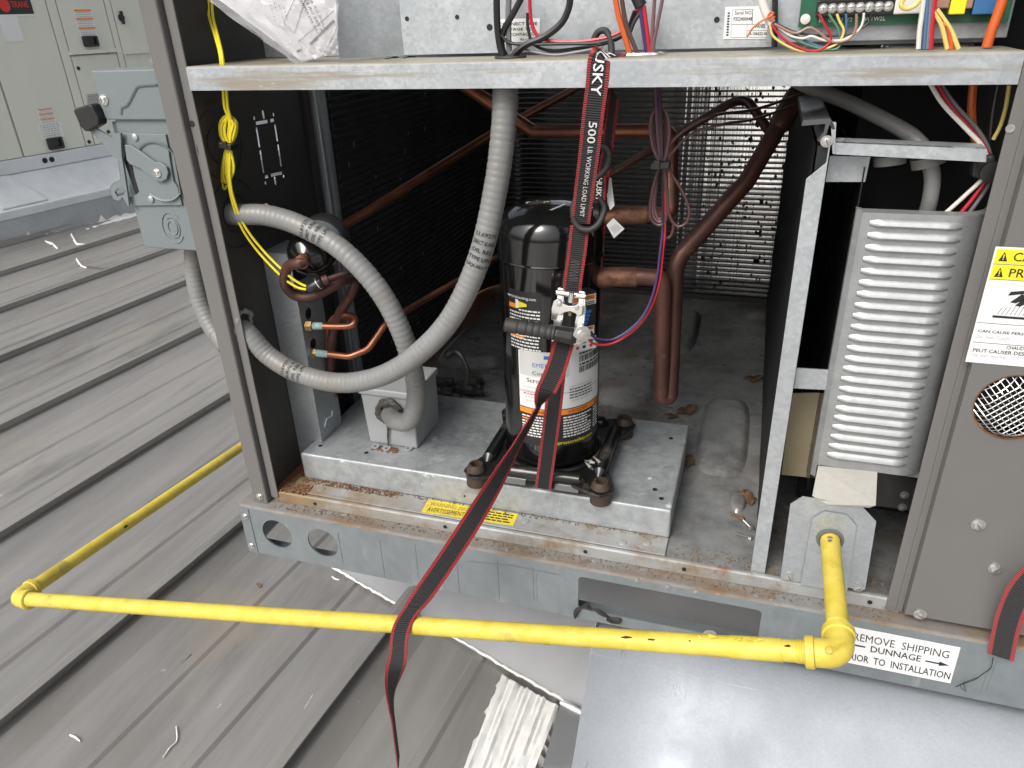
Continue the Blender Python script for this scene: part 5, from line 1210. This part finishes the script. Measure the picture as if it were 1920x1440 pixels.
# ratchet body
def rp(x, y, Y): return atY(x, y, Y)
for dxp in (0, 1):
    o_ = 0 if not dxp else 40
    pl_ = [rp(x+o_,y+(.15*o_),Y) for x,y,Y in ((1046,540,.066),(1054,541,.066),(1056,575,.060),(1052,600,.052),(1046,640,.046),(1034,640,.046),(1038,600,.052),(1044,570,.060))]
    MB().prism(pl_, (.0022,.0006,0)).build('side_plate', G['chrome'], rs_, bevel=.0006)
MB().prism([rp(x,y,.052) for x,y in ((1038,565),(1046,560),(1056,570),(1066,574),(1076,574),(1084,570),(1092,577),(1091,590),(1084,594),(1079,588),(1069,584),(1058,586),(1050,592),(1043,588),(1042,600),(1034,600),(1034,578))][::-1], (0,.004,0)).build('pawl_plate', G['white'] if False else G['chrome'], rs_, bevel=.0006)
MB().tube([rp(1072,549,.056), rp(1070,567,.054)], .0042, 10).build('pawl_spring', G['chrome'], rs_)
for x, y in ((1049,571),(1082,578)): MB().lathe([(.0034,0),(.003,.0015),(0,.002)], rp(x,y,.0515), (0,-1,0), 12).build('rivet', G['steel'], rs_)
MB().tube([rp(1044,548,.066), rp(1098,556,.066)], .0045, 12).build('anchor_bolt', G['chrome'], rs_)
MB().tube([rp(1042,622,.062), rp(1094,630,.062)], .0085, 14).build('spool', G['steel_dark'], rs_)
MB().box(tuple(rp(1066,592,.0560)), tuple(rp(1071,586,.0552))).build('latch', G['brass'], rs_)
h0, h1, h2 = rp(946,608,.022), rp(1040,624,.030), rp(1082,632,.036); hd = (h1-h0).normalized()
gp_ = []; gr_ = []
for i in range(40):
    t = i/39; gp_.append(h0.lerp(h1,t)); gr_.append(.0112*(1 if not (.02<t<.98) else 1+.03*math.sin(t*3.14)) * (.90 if any(abs(t-k)<.014 for k in (.28,.45,.58,.72,.86,.95)) else 1)*(.75 if t < .02 else 1))
MB().tube(gp_, gr_, 16, flat=.8).build('handle_grip', G['rubber_black'], rs_)
MB().tube([h1, h1.lerp(h2,.1), h1.lerp(h2,.75), h2], [.0110,.0125,.0135,.010], 8, smooth=False).build('handle_block', G['black'], rs_, bevel=.001)
MB().lathe([(.013,0),(.013,.003),(.008,.004),(.008,.007),(.004,.008),(0,.008)], rp(1090,626,.034), V((.5,-.85,0)), 18).build('ratchet_gear', G['chrome'], rs_)

# strap end at the right edge
P = spline(pts([(1965,1060,-.030),(1932,1088,-.026),(1908,1120,-.020),(1889,1170,-.014),(1876,1232,-.010)]), 6)
ls = thing('loose_strap', 'frayed end of black and red strap hanging at right panel', 'strap', P[-1])
MB().ribbon(P, strap_frame(P, None, .0155), .0016).build('webbing', WM, ls)
MB().tube(spline(pts([(1862,1234,-.009),(1858,1252,-.008),(1845,1262,-.007),(1828,1274,-.006),(1800,1284,-.005),(1792,1288,-.004)]),5), .0006, 5).build('loose_thread', G['black'], ls)
MB().tube(spline(pts([(1806,1280,-.005),(1811,1296,-.004),(1801,1284,-.004),(1832,1270,-.006)]),5), .0004, 5).build('loose_thread', G['black'], ls)

# ================================================================== wires
def wire(pl, r, m, label, cat='wire', group=None, n=6, name='wire'):
    P = spline([atY(*q) if len(q) == 3 else V(q[:3]) for q in pl], n); o = MB().tube(P, r, 8).build(name, G[m], base=P[0]); return tag(o, label, cat, group)
def wp(lst, Y): return [(x,y,Y) for x,y in lst]
# yellow pair with coil
yw = thing('yellow_wire', 'yellow wire pair coiled and tied beside the black inner panel', 'wire', atY(428,280,.07))
def yt(lst, Y, r=.0021, name='wire_strand'): return MB().tube(spline([atY(x,y,Y if len(q)==0 else q[0]) for x,y,*q in lst],7), r, 8).build(name, G['yellow_wire'], yw)
yt([(390,-10,.12),(392,30,.11),(404,70,.07),(413,106,.045),(418,165,.05),(421,200,.055),(430,228,.06),(426,268,.064)], .06)
yt([(397,-10,.12),(399,30,.11),(409,70,.07),(417,106,.045),(424,165,.05),(427,200,.055),(433,228,.06),(430,268,.064)], .06)
for a, b, c_ in ((0,0,.066),(3,4,.062),(6,8,.064),(9,3,.060)):
    yt([(424+a*.6,272),(413+a,252),(414+a,228+b),(428,217+b),(443-a*.6,229+b),(442-a,252),(432,274)], c_)
    yt([(426+a*.5,274),(419+a*.6,300),(416+a,335-b*2),(420+a,354-b*3),(427+a*.4,345-b*2),(434+a*.5,315),(432,278)], c_)
yt([(428,276,.06),(428,330,.058),(434,372,.055),(452,425,.06),(485,473,.07),(530,520,.07),(556,538,.074),(574,543,.077)], .06)
yt([(432,276,.06),(431,330,.055),(438,372,.055),(458,422,.06),(492,468,.07),(536,512,.07),(560,530,.074),(577,538,.077)], .06)
mb = MB(); c = atY(428,273,.058); mb.obox(c, V((.010,.001,-.002)), V((0,.009,0)), V((.0008,0,.0042))); mb.obox(atY(422,272,.050), V((.004,0,0)), V((0,.002,0)), V((0,0,.0055))); mb.build('cable_tie', G['black'], yw, bevel=.001)
# harness coil in front of the back coil
hb = thing('wire_harness', 'coiled brown and purple compressor wires tied below the shelf', 'wire', atY(1238,290,.15))
def ht(lst, m, r=.0021, Y=.15): return MB().tube(spline([atY(x,y,Y if len(q)==0 else q[0]) for x,y,*q in lst],7), r, 8).build('wire_strand', G[m], hb)
for k, x in enumerate((1228,1232,1236)): ht([(x,160,.10),(x+2,190,.13),(x+4,240),(1238+k*2,310)], ('w_mauve','w_purple','w_brown')[k])
for k, (a, b) in enumerate(((0,0),(4,6),(8,11),(12,2))):
    ht([(1238,308),(1224+a,275),(1219+a*.8,235),(1226+a*.6,209+b),(1238,203+b),(1250-a*.4,213+b),(1255-a*.6,245),(1250-a*.5,285),(1243,310)], ('w_mauve','w_brown','w_brown','w_mauve')[k], .0021, .148+.003*k)
    ht([(1238,310),(1226+a*.5,345),(1219+a*.8,385),(1222+a,412-b),(1236,422-b),(1248-a*.3,412-b),(1252,380),(1246,312)], ('w_brown','w_mauve','w_mauve','w_brown')[k], .0021, .150+.003*k)
ht([(1246,300),(1262,330),(1280,360),(1292,392),(1288,416),(1272,424),(1258,410),(1250,370),(1244,320)], 'w_brown'); ht([(1242,310),(1250,380),(1262,420),(1259,440),(1250,446),(1243,438),(1240,400)], 'w_brown', .0021, .155)
ht([(1244,306),(1256,272),(1290,240),(1340,216),(1420,204,.25),(1520,168,.33),(1560,140,.36)], 'w_brown'); ht([(1246,312),(1262,285),(1300,250),(1360,232),(1420,222,.26),(1510,188,.33),(1560,160,.36)], 'w_brown', .0019)
ht([(1242,300),(1243,350),(1242,430),(1238,470,.14),(1230,530,.13),(1214,578,.12),(1188,612,.11),(1150,636,.10),(1118,634,.092),(1102,620,.09)], 'w_purple', .0019)
ht([(1245,300),(1247,350),(1247,430),(1243,472,.145),(1236,530,.135),(1218,582,.125),(1190,618,.115),(1150,643,.10),(1115,645,.09),(1096,628,.086)], 'w_red', .0018)
ht([(1243,300),(1244,430),(1240,472,.15),(1232,532,.14),(1215,584,.13),(1188,616,.12),(1152,640,.105),(1122,640,.096),(1108,622,.092)], 'w_black', .0022)
mb = MB(); mb.obox(atY(1239,309,.140), V((.0125,0,.001)), V((0,.010,0)), V((0,0,.0042))); mb.obox(atY(1232,309,.130), V((.004,0,0)), V((0,.003,0)), V((0,0,.006))); mb.build('cable_tie', G['rubber_black'], hb, bevel=.001)
# contactor wiring above the shelf
GB = 'wires dropping through the shelf hole in front of the contactor label'
for i, (lst, r, m, lb) in enumerate((
    ([(931,-12),(932,40),(936,80),(944,112)], .0046, 'w_black', 'leftmost thick black cable dropping through the round shelf grommet'),
    ([(982,-12),(962,26),(944,58),(941,86),(950,112)], .0042, 'w_black', 'thick black cable slanting from upper right into the round grommet'),
    ([(954,-12),(953,40),(954,80),(956,112)], .0040, 'w_grey', 'dark grey cable hanging straight into the round shelf grommet'),
    ([(1070,-12),(1066,16),(1052,44),(1022,68),(990,82),(968,98),(958,112)], .0044, 'w_black', 'thick black cable arching right of the contactor label'),
    ([(993,-10),(994,20),(998,48),(1010,68),(1040,78),(1090,78),(1140,70),(1176,52),(1194,24),(1198,-10)], .0024, 'w_red', 'red wire sagging across the control plate'),
    ([(989,24),(990,52),(1000,82),(1030,94),(1080,91),(1140,80),(1176,60),(1192,24),(1196,-10)], .0021, 'w_black', 'lowest thin black wire sagging just above the shelf'),
    ([(940,66),(955,80),(990,83),(1050,82),(1120,80),(1170,62),(1190,20)], .0021, 'w_black', 'thin black wire running beside the red wire above the shelf'),
    ([(958,100),(975,90),(1000,97),(1040,103),(1080,98),(1130,88)], .0018, 'w_grey', 'short grey wire lying along the shelf right of the grommet'))):
    wire(wp(lst,.088+.004*(i%3)), r, m, lb)
for i, (lst, r, m, lb) in enumerate((
    ([(1152,-12),(1160,30),(1172,70),(1184,112)], .0036, 'w_orange', 'orange wire dropping into the oval shelf hole'),
    ([(1164,-12),(1174,45),(1190,88),(1200,112)], .0028, 'w_brown', 'brown wire beside the orange one at the oval shelf hole'),
    ([(1200,10),(1205,50),(1211,90),(1213,112)], .0026, 'w_purple', 'purple wire dropping into the oval shelf hole'),
    ([(1207,10),(1212,50),(1217,90),(1218,112)], .0026, 'w_red', 'red wire right of purple wire at the oval shelf hole'),
    ([(1228,-12),(1224,50),(1221,112)], .0022, 'w_mauve', 'mauve wire hanging into right end of oval shelf hole'),
    ([(1244,-12),(1232,50),(1226,80),(1225,112)], .0022, 'w_mauve', 'rightmost mauve wire hanging into the oval shelf hole'),
    ([(1196,6),(1206,14),(1190,40),(1182,60)], .0022, 'w_black', 'thin black wire leaving the taped bundle above oval hole'))):
    wire(wp(lst,.072), r, m, lb)
tag(MB().tube([atY(1190,-15,.074),atY(1202,12,.074)], .0075, 12).build('taped_bundle', G['w_black'], base=atY(1195,0,.074)), 'black taped wire bundle at top edge above oval hole', 'wire')
# thermostat cable and terminal wires
tag(MB().tube(spline([atY(1425,-15,.086),atY(1432,12,.086),atY(1440,32,.086),atY(1446,44,.086)],4), .0052, 12).build('cable_jacket', G['w_white'], base=atY(1440,30,.086)), 'cream jacketed thermostat cable beside the serial label', 'cable')
tag(MB().tube(spline(wp_ := [atY(x,y,.079) for x,y in ((1400,70),(1412,52),(1430,38),(1446,30),(1450,24),(1444,24),(1440,32),(1447,38),(1453,30))],4), .0011, 6).build('orange_string', G['w_orange'], base=wp_[0]), 'orange string tied round the cream cable', 'string')
wire(wp([(1453,-12),(1453,40),(1452,88)],.092), .0034, 'w_black', 'black wire dropping straight down right of serial label')
for i, (lst, m, lb) in enumerate((
    ([(1447,46),(1466,70),(1500,90),(1530,95),(1552,84),(1558,68),(1546,46),(1536,26)], 'w_red', 'red thermostat wire to first terminal screw'),
    ([(1444,46),(1450,68),(1480,88),(1512,97),(1545,92),(1572,80),(1582,58),(1574,40),(1569,26)], 'w_pale', 'yellow thermostat wire to third terminal screw'),
    ([(1452,46),(1484,70),(1520,86),(1556,93),(1574,86),(1572,56),(1560,36),(1554,26)], 'w_green', 'green thermostat wire to second terminal screw'),
    ([(1450,44),(1480,58),(1506,74),(1540,88),(1566,84),(1583,66),(1587,44),(1586,26)], 'w_blue', 'blue thermostat wire to fourth terminal screw'),
    ([(1452,45),(1490,62),(1516,52),(1532,58),(1560,78),(1590,74),(1604,56),(1606,26)], 'w_tan', 'tan thermostat wire to fifth terminal screw'),
    ([(1454,46),(1480,66),(1505,72),(1522,68),(1548,76),(1584,74),(1610,56),(1618,40),(1620,24)], 'w_white', 'white thermostat wire to sixth terminal screw'),
    ([(1454,44),(1490,60),(1540,67),(1590,64),(1616,52),(1630,40),(1634,26)], 'w_black', 'black thermostat wire to seventh terminal screw'))):
    wire(wp(lst,.078+.0016*(i%4)), .0014, m, lb)
for i, (lst, r, m, lb) in enumerate((
    ([(1733,-12),(1728,30),(1724,60),(1722,92)], .0026, 'w_white', 'white wire dropping through the oval hole below the board'),
    ([(1741,-12),(1737,40),(1733,92)], .0026, 'w_blue', 'blue wire right of white wire below the board'),
    ([(1746,-12),(1742,40),(1738,92)], .0024, 'w_grey', 'grey wire between blue and red wires below the board'),
    ([(1754,-12),(1748,40),(1745,92)], .0028, 'w_red', 'red wire dropping straight through the oval hole below board'),
    ([(1752,22),(1766,50),(1776,92)], .0024, 'w_pale', 'left pale yellow wire slanting into oval hole below board'),
    ([(1754,20),(1778,52),(1784,92)], .0024, 'w_orange', 'orange wire between the two pale yellow wires below board'),
    ([(1756,18),(1782,56),(1797,92)], .0026, 'w_pale', 'right pale yellow wire slanting into oval hole below board'),
    ([(1700,-12),(1690,8),(1700,16),(1718,8),(1730,-12)], .0026, 'w_pale', 'pale yellow wire looping over the white board connector'))):
    wire(wp(lst,.070), r, m, lb)
tag(MB().tube(spline([atY(x,y,.066) for x,y in ((1884,-12),(1872,24),(1860,56),(1850,88))],5), .0052, 12).build('orange_wire', G['w_orange'], base=atY(1850,84,.066)), 'thick orange wire at upper right dropping into shelf', 'wire')
wire([(1826,150,.10),(1822,200,.10),(1826,250,.10),(1838,285,.10)], .0046, 'w_orange', 'thick orange wire below the shelf in furnace compartment')
for i, (lst, m, lb) in enumerate((
    ([(1740,150),(1768,195),(1810,240),(1840,272),(1850,300),(1846,330),(1810,366),(1768,404)], 'w_white', 'white wire from shelf down behind the louvred shield'),
    ([(1752,150),(1782,200),(1822,246),(1848,280),(1855,305),(1850,335),(1824,372),(1796,406)], 'w_red', 'red wire from shelf down behind the louvred shield'),
    ([(1758,150),(1790,196),(1832,242),(1853,280),(1858,310),(1856,340),(1834,376),(1810,408)], 'w_grey', 'grey wire beside red wire down behind the louvred shield'))):
    wire(wp(lst,.075+.004*i), .0025, m, lb)
wire(wp([(1872,155),(1862,210),(1856,262),(1852,290)],.09), .0026, 'w_black', 'black wire near right post below the shelf')
wire(wp([(1892,160),(1886,200),(1876,235),(1862,262)],.085), .0022, 'w_pale', 'yellow wire peeking out beside the right post')
cl = thing('wire_clamp', 'dark clamp holding the wires at the cross bar end', 'clamp', atY(1846,318,.065))
MB().prism([atY(x,y,.066) for x,y in ((1826,296),(1866,290),(1866,334),(1848,338),(1822,332))], (0,.02,0)).build('clamp_body', G['rubber_black'], cl, bevel=.003)
MB().lathe([(.012,0),(.012,.006),(.006,.007),(0,.007)], atY(1858,322,.0655), (0,-1,0), 18).build('clamp_knob', G['black'], cl)
# furnace conduit
P = spline(pts([(1490,150,.20),(1525,166,.18),(1600,196,.15),(1690,242,.115),(1722,266,.100),(1738,292,.092),(1748,330,.090),(1744,372,.092),(1734,410,.10)]), 8)
fc = thing('furnace_conduit', 'smooth light grey conduit crossing the furnace compartment behind cross bar', 'conduit', P[0]); MB().tube(P, .0092, 16).build('sleeve', G['conduit'], fc)
MB().tube(pts([(1738,293,.092),(1741,311,.091)]), .0185, 18).build('fitting', G['conduit_dark'], fc)
mb = MB(); mb.tube(pts([(1668,292,.092),(1668,309,.091)]), .0180, 18); mb.build('spare_fitting', G['conduit_dark'], fc)

# ================================================================== circuit board
BY = CPY - .030
bd = thing('circuit_board', 'green circuit board with eight screw terminals above the shelf', 'circuit board', atY(1690,45,BY))
q0 = atY(1497,45,BY); q1 = atY(1890,40,BY)
MB().box((q0.x,BY,q1.z),(q1.x,BY+.0016,q1.z+.10)).build('board', G['pcb'], bd)
t0 = atY(1533,31,BY-.012); t1 = atY(1672,28,BY-.012); TW = (t1.x-t0.x)/8; TZ = t0.z
tst = MB().box((t0.x-.002,BY-.010,TZ),(t1.x+.002,BY-.0002,TZ+.016)).build('terminal_strip', G['black'], bd, bevel=.0008)
for k in range(8):
    x = t0.x+TW*(k+.5); MB().box((x-TW*.45,BY-.0125,TZ+.0148),(x+TW*.45,BY-.001,TZ+.0185)).build('terminal_wall', G['black'], bd)
    screw(tst, (x,BY-.0102,TZ+.008), (0,-1,0), .0042, 'terminal_screw', m='chrome')
mb = MB()
for k, s in enumerate(('R','G','Y1','Y2','C','W1','W2','L')): mb.text(s, lambda u, v: V((t0.x+TW*(k+.28)+u, BY-.0003, TZ-.0065+v)), h=.0042)
mb.build('board_lettering', G['white'], bd)
MB().box((atY(1672,25,BY).x,BY-.010,atY(1680,27,BY-.01).z),(atY(1735,25,BY).x,BY-.0002,atY(1680,27,BY-.01).z+.02)).build('board_connector', G['w_white'], bd, bevel=.0015)
for x0_, x1_, m, y_ in ((1780,1810,'labyellow',27),(1824,1868,'w_blue',27),(1752,1778,'w_tan',16),(1810,1822,'w_tan',16)):
    z_ = atY((x0_+x1_)/2,y_,BY-.014).z; MB().box((atY(x0_,20,BY-.014).x,BY-.014,z_),(atY(x1_,20,BY-.014).x,BY-.0002,z_+.03)).build('relay', mat('relay_blue',(.03,.12,.28),.4) if m == 'w_blue' else G[m], bd, bevel=.0012)
for x, y in ((1510,36),(1872,22)): MB().lathe([(.0055,0),(.0055,.002),(.002,.003),(0,.003)], atY(x,y,BY-.0002), (0,-1,0), 16).build('standoff', G['w_white'], bd)

# ================================================================== manual in a plastic bag
def pb(x, y, k=0): return atY(x, y, .062 + (y-60)*.0002 - k)
bag = thing('document_bag', 'manual in a clear plastic bag hanging over the shelf at upper left', 'document bag', pb(610,110))
MB().prism([pb(x,y) for x,y in ((425,-14),(630,-14),(631,50),(622,72),(603,106),(566,113),(520,78))][::-1], (0,.004,0)).build('manual', G['paper'], bag)
MB().prism([pb(x,y,-.006) for x,y in ((392,-14),(470,-14),(572,108),(560,112),(500,66))][::-1], (0,.003,0)).build('manual_sheet', G['paper'], bag)
mb = MB(); o0 = pb(598,62,.0005); o1 = pb(556,-20,.0005); du = (o1-o0).normalized(); dv = (pb(640,48,.0005)-o0); dv = (dv-du*dv.dot(du)).normalized()
for k, s in enumerate(('USE AN APPROVED','A FIRE OR EXPLOSION','FLAME OR ANY IGNITION')): 
    oo = o0 + dv*(.0075*k) ; mb.text(s, lambda u, v: oo + du*u + dv*(v-.004), w=.0040*len(s), h=.0046)
oo = o0 - dv*.012
def bar(a, b, w):
    d_ = (b-a).normalized(); n_ = V((d_.z,0,-d_.x))*w; mb.poly([a-n_,b-n_,b+n_,a+n_])
for a, b in (((532,42),(552,63)),((552,63),(575,-10)),((532,42),(556,-10)),((560,78),(626,20))): bar(pb(*a,.0006), pb(*b,.0006), .0004)
bar(pb(581,82,.0006), pb(626,38,.0006), .0022)
bar(pb(556,97,.0006), pb(566,92,.0006), .001)
for r_ in range(4):
    for k in range(6): a = pb(505+r_*9+k*2,2+k*7+r_*4,.0006); bar(a, a+du*-.0016, .0006)
mb.build('print', G['ink'], bag)
# crumpled film
mb = MB(); nu, nv = 20, 16; vs = []; random.seed(5)
cor = [pb(372,-16,.012), pb(640,-16,.014), pb(638,98,.010), pb(560,120,.010)]
for j in range(nv+1):
    for i in range(nu+1):
        s, t = i/nu, j/nv; p = cor[0].lerp(cor[1],s).lerp(cor[3].lerp(cor[2],s),t); vs.append(p + V((0, -.006*abs(math.sin(i*.8+j*.55+2*math.sin(j*.4)))-.003*random.random(), 0)))
mb.add(vs, [(j*(nu+1)+i, j*(nu+1)+i+1, (j+1)*(nu+1)+i+1, (j+1)*(nu+1)+i) for j in range(nv) for i in range(nu)], 0, True); mb.build('film', G['film'], bag)

# ================================================================== litter on the base pan
def leaf(px, py, s, a, label, Z=.0225, curl=.35):
    c = atZ(px,py,Z); mb = MB(); n = 7; vs = []
    for i in range(n+1):
        t = i/n; w = s*.32*math.sin(math.pi*min(1,t*.93+.04))*(1+.25*math.sin(i*2.6)); l = (t-.5)*s
        for k in (-1,0,1):
            x = l*math.cos(a)-k*w*math.sin(a); y = l*math.sin(a)+k*w*math.cos(a); vs.append(c+V((x,y,.001+curl*s*.35*abs(k)*(.5+.5*math.sin(i*1.3))+.10*s*t*t)))
    mb.add(vs, [(3*i+k,3*i+k+1,3*i+k+4,3*i+k+3) for i in range(n) for k in range(2)], smooth=True)
    o = mb.build('dead_leaf', G['leaf'], base=c); md = o.modifiers.new('solid','SOLIDIFY'); md.thickness = .0006; return tag(o, label, 'leaf')
leaf(1288,772,.050,.7,'brown dead leaf on the pan behind the pedestal corner'); leaf(1412,712,.045,.2,'tan dead leaf against the black divider insulation'); leaf(1402,936,.040,1.9,'crumpled brown leaf beside bright divider near loose screws'); leaf(1290,868,.038,1.4,'brown leaf caught along the right side of the pedestal'); leaf(1258,782,.030,-.3,'small curled leaf stalk behind the right rear foot')
def loose_screw(px, py, a, m, label):
    c = atZ(px,py,.0235); d_ = V((math.cos(a),math.sin(a),0)); pth = []; rr = []
    for i in range(22): pth.append(c+d_*(.001*i)+V((0,0,.0005))); rr.append(.0014+.0007*(i%2))
    t = thing('loose_screw', label, 'screw', c); MB().tube(pth, rr, 8).build('shank', G[m], t); MB().lathe([(.0052,0),(.0052,.001),(.0042,.0012),(.0042,.0045),(0,.005)], c, -d_, 8, smooth=False).build('head', G[m], t)
loose_screw(1390,972,2.6,'rust','rusty loose screw lying on the pan near divider foot'); loose_screw(1408,990,2.2,'steel','bright loose screw leaning on divider above another bright one'); loose_screw(1404,1008,2.9,'steel','lowest bright loose screw on the pan beside divider')
mb = MB()
for k in range(4): 
    p = atY(1112+random.uniform(-12,12),868+random.uniform(-10,14),.075); mb.tube([p, p+V((random.uniform(-.012,.012),random.uniform(-.01,.01),random.uniform(.0,.014))), p+V((random.uniform(-.02,.02),random.uniform(-.014,.01),random.uniform(.004,.02)))], [.0015,.003,.0003], 5, flat=.2)
tag(mb.build('plastic_scrap', mat('thin_film', (.5,.5,.48), .3, 0, alpha=.25), base=atY(1112,868,.075)), 'torn clear plastic scrap by the front right compressor foot', 'plastic scrap')
sg = spline([atZ(x,y,SZ+.001) for x,y in ((722,110),(740,107),(756,108),(768,106),(778,106))],5); tag(MB().tube(sg, .0012, 6).build('wire_scrap', G['w_green'], base=sg[0]), 'green wire scrap lying on the shelf', 'debris')

# ------------------------------------------------------------------ kinds that repeat carry one group each
for o in list(bpy.data.objects):
    if o.parent is None and 'category' in o:
        k = o.name.split('.')[0]
        gname = {'sealant_drip':'white sealant splashes on the roof', 'dead_leaf':'dead leaves on the base pan', 'loose_screw':'loose screws on the base pan', 'flexible_conduit':'grey ribbed flexible conduits', 'wire':'single wires around the shelf', 'rooftop_unit':'rooftop units', 'roof_curb':'roof curbs', 'distributor_line':'thin copper lines at the channel', 'wire_scrap':'scraps of wire'}.get(k)
        if gname: o['group'] = gname
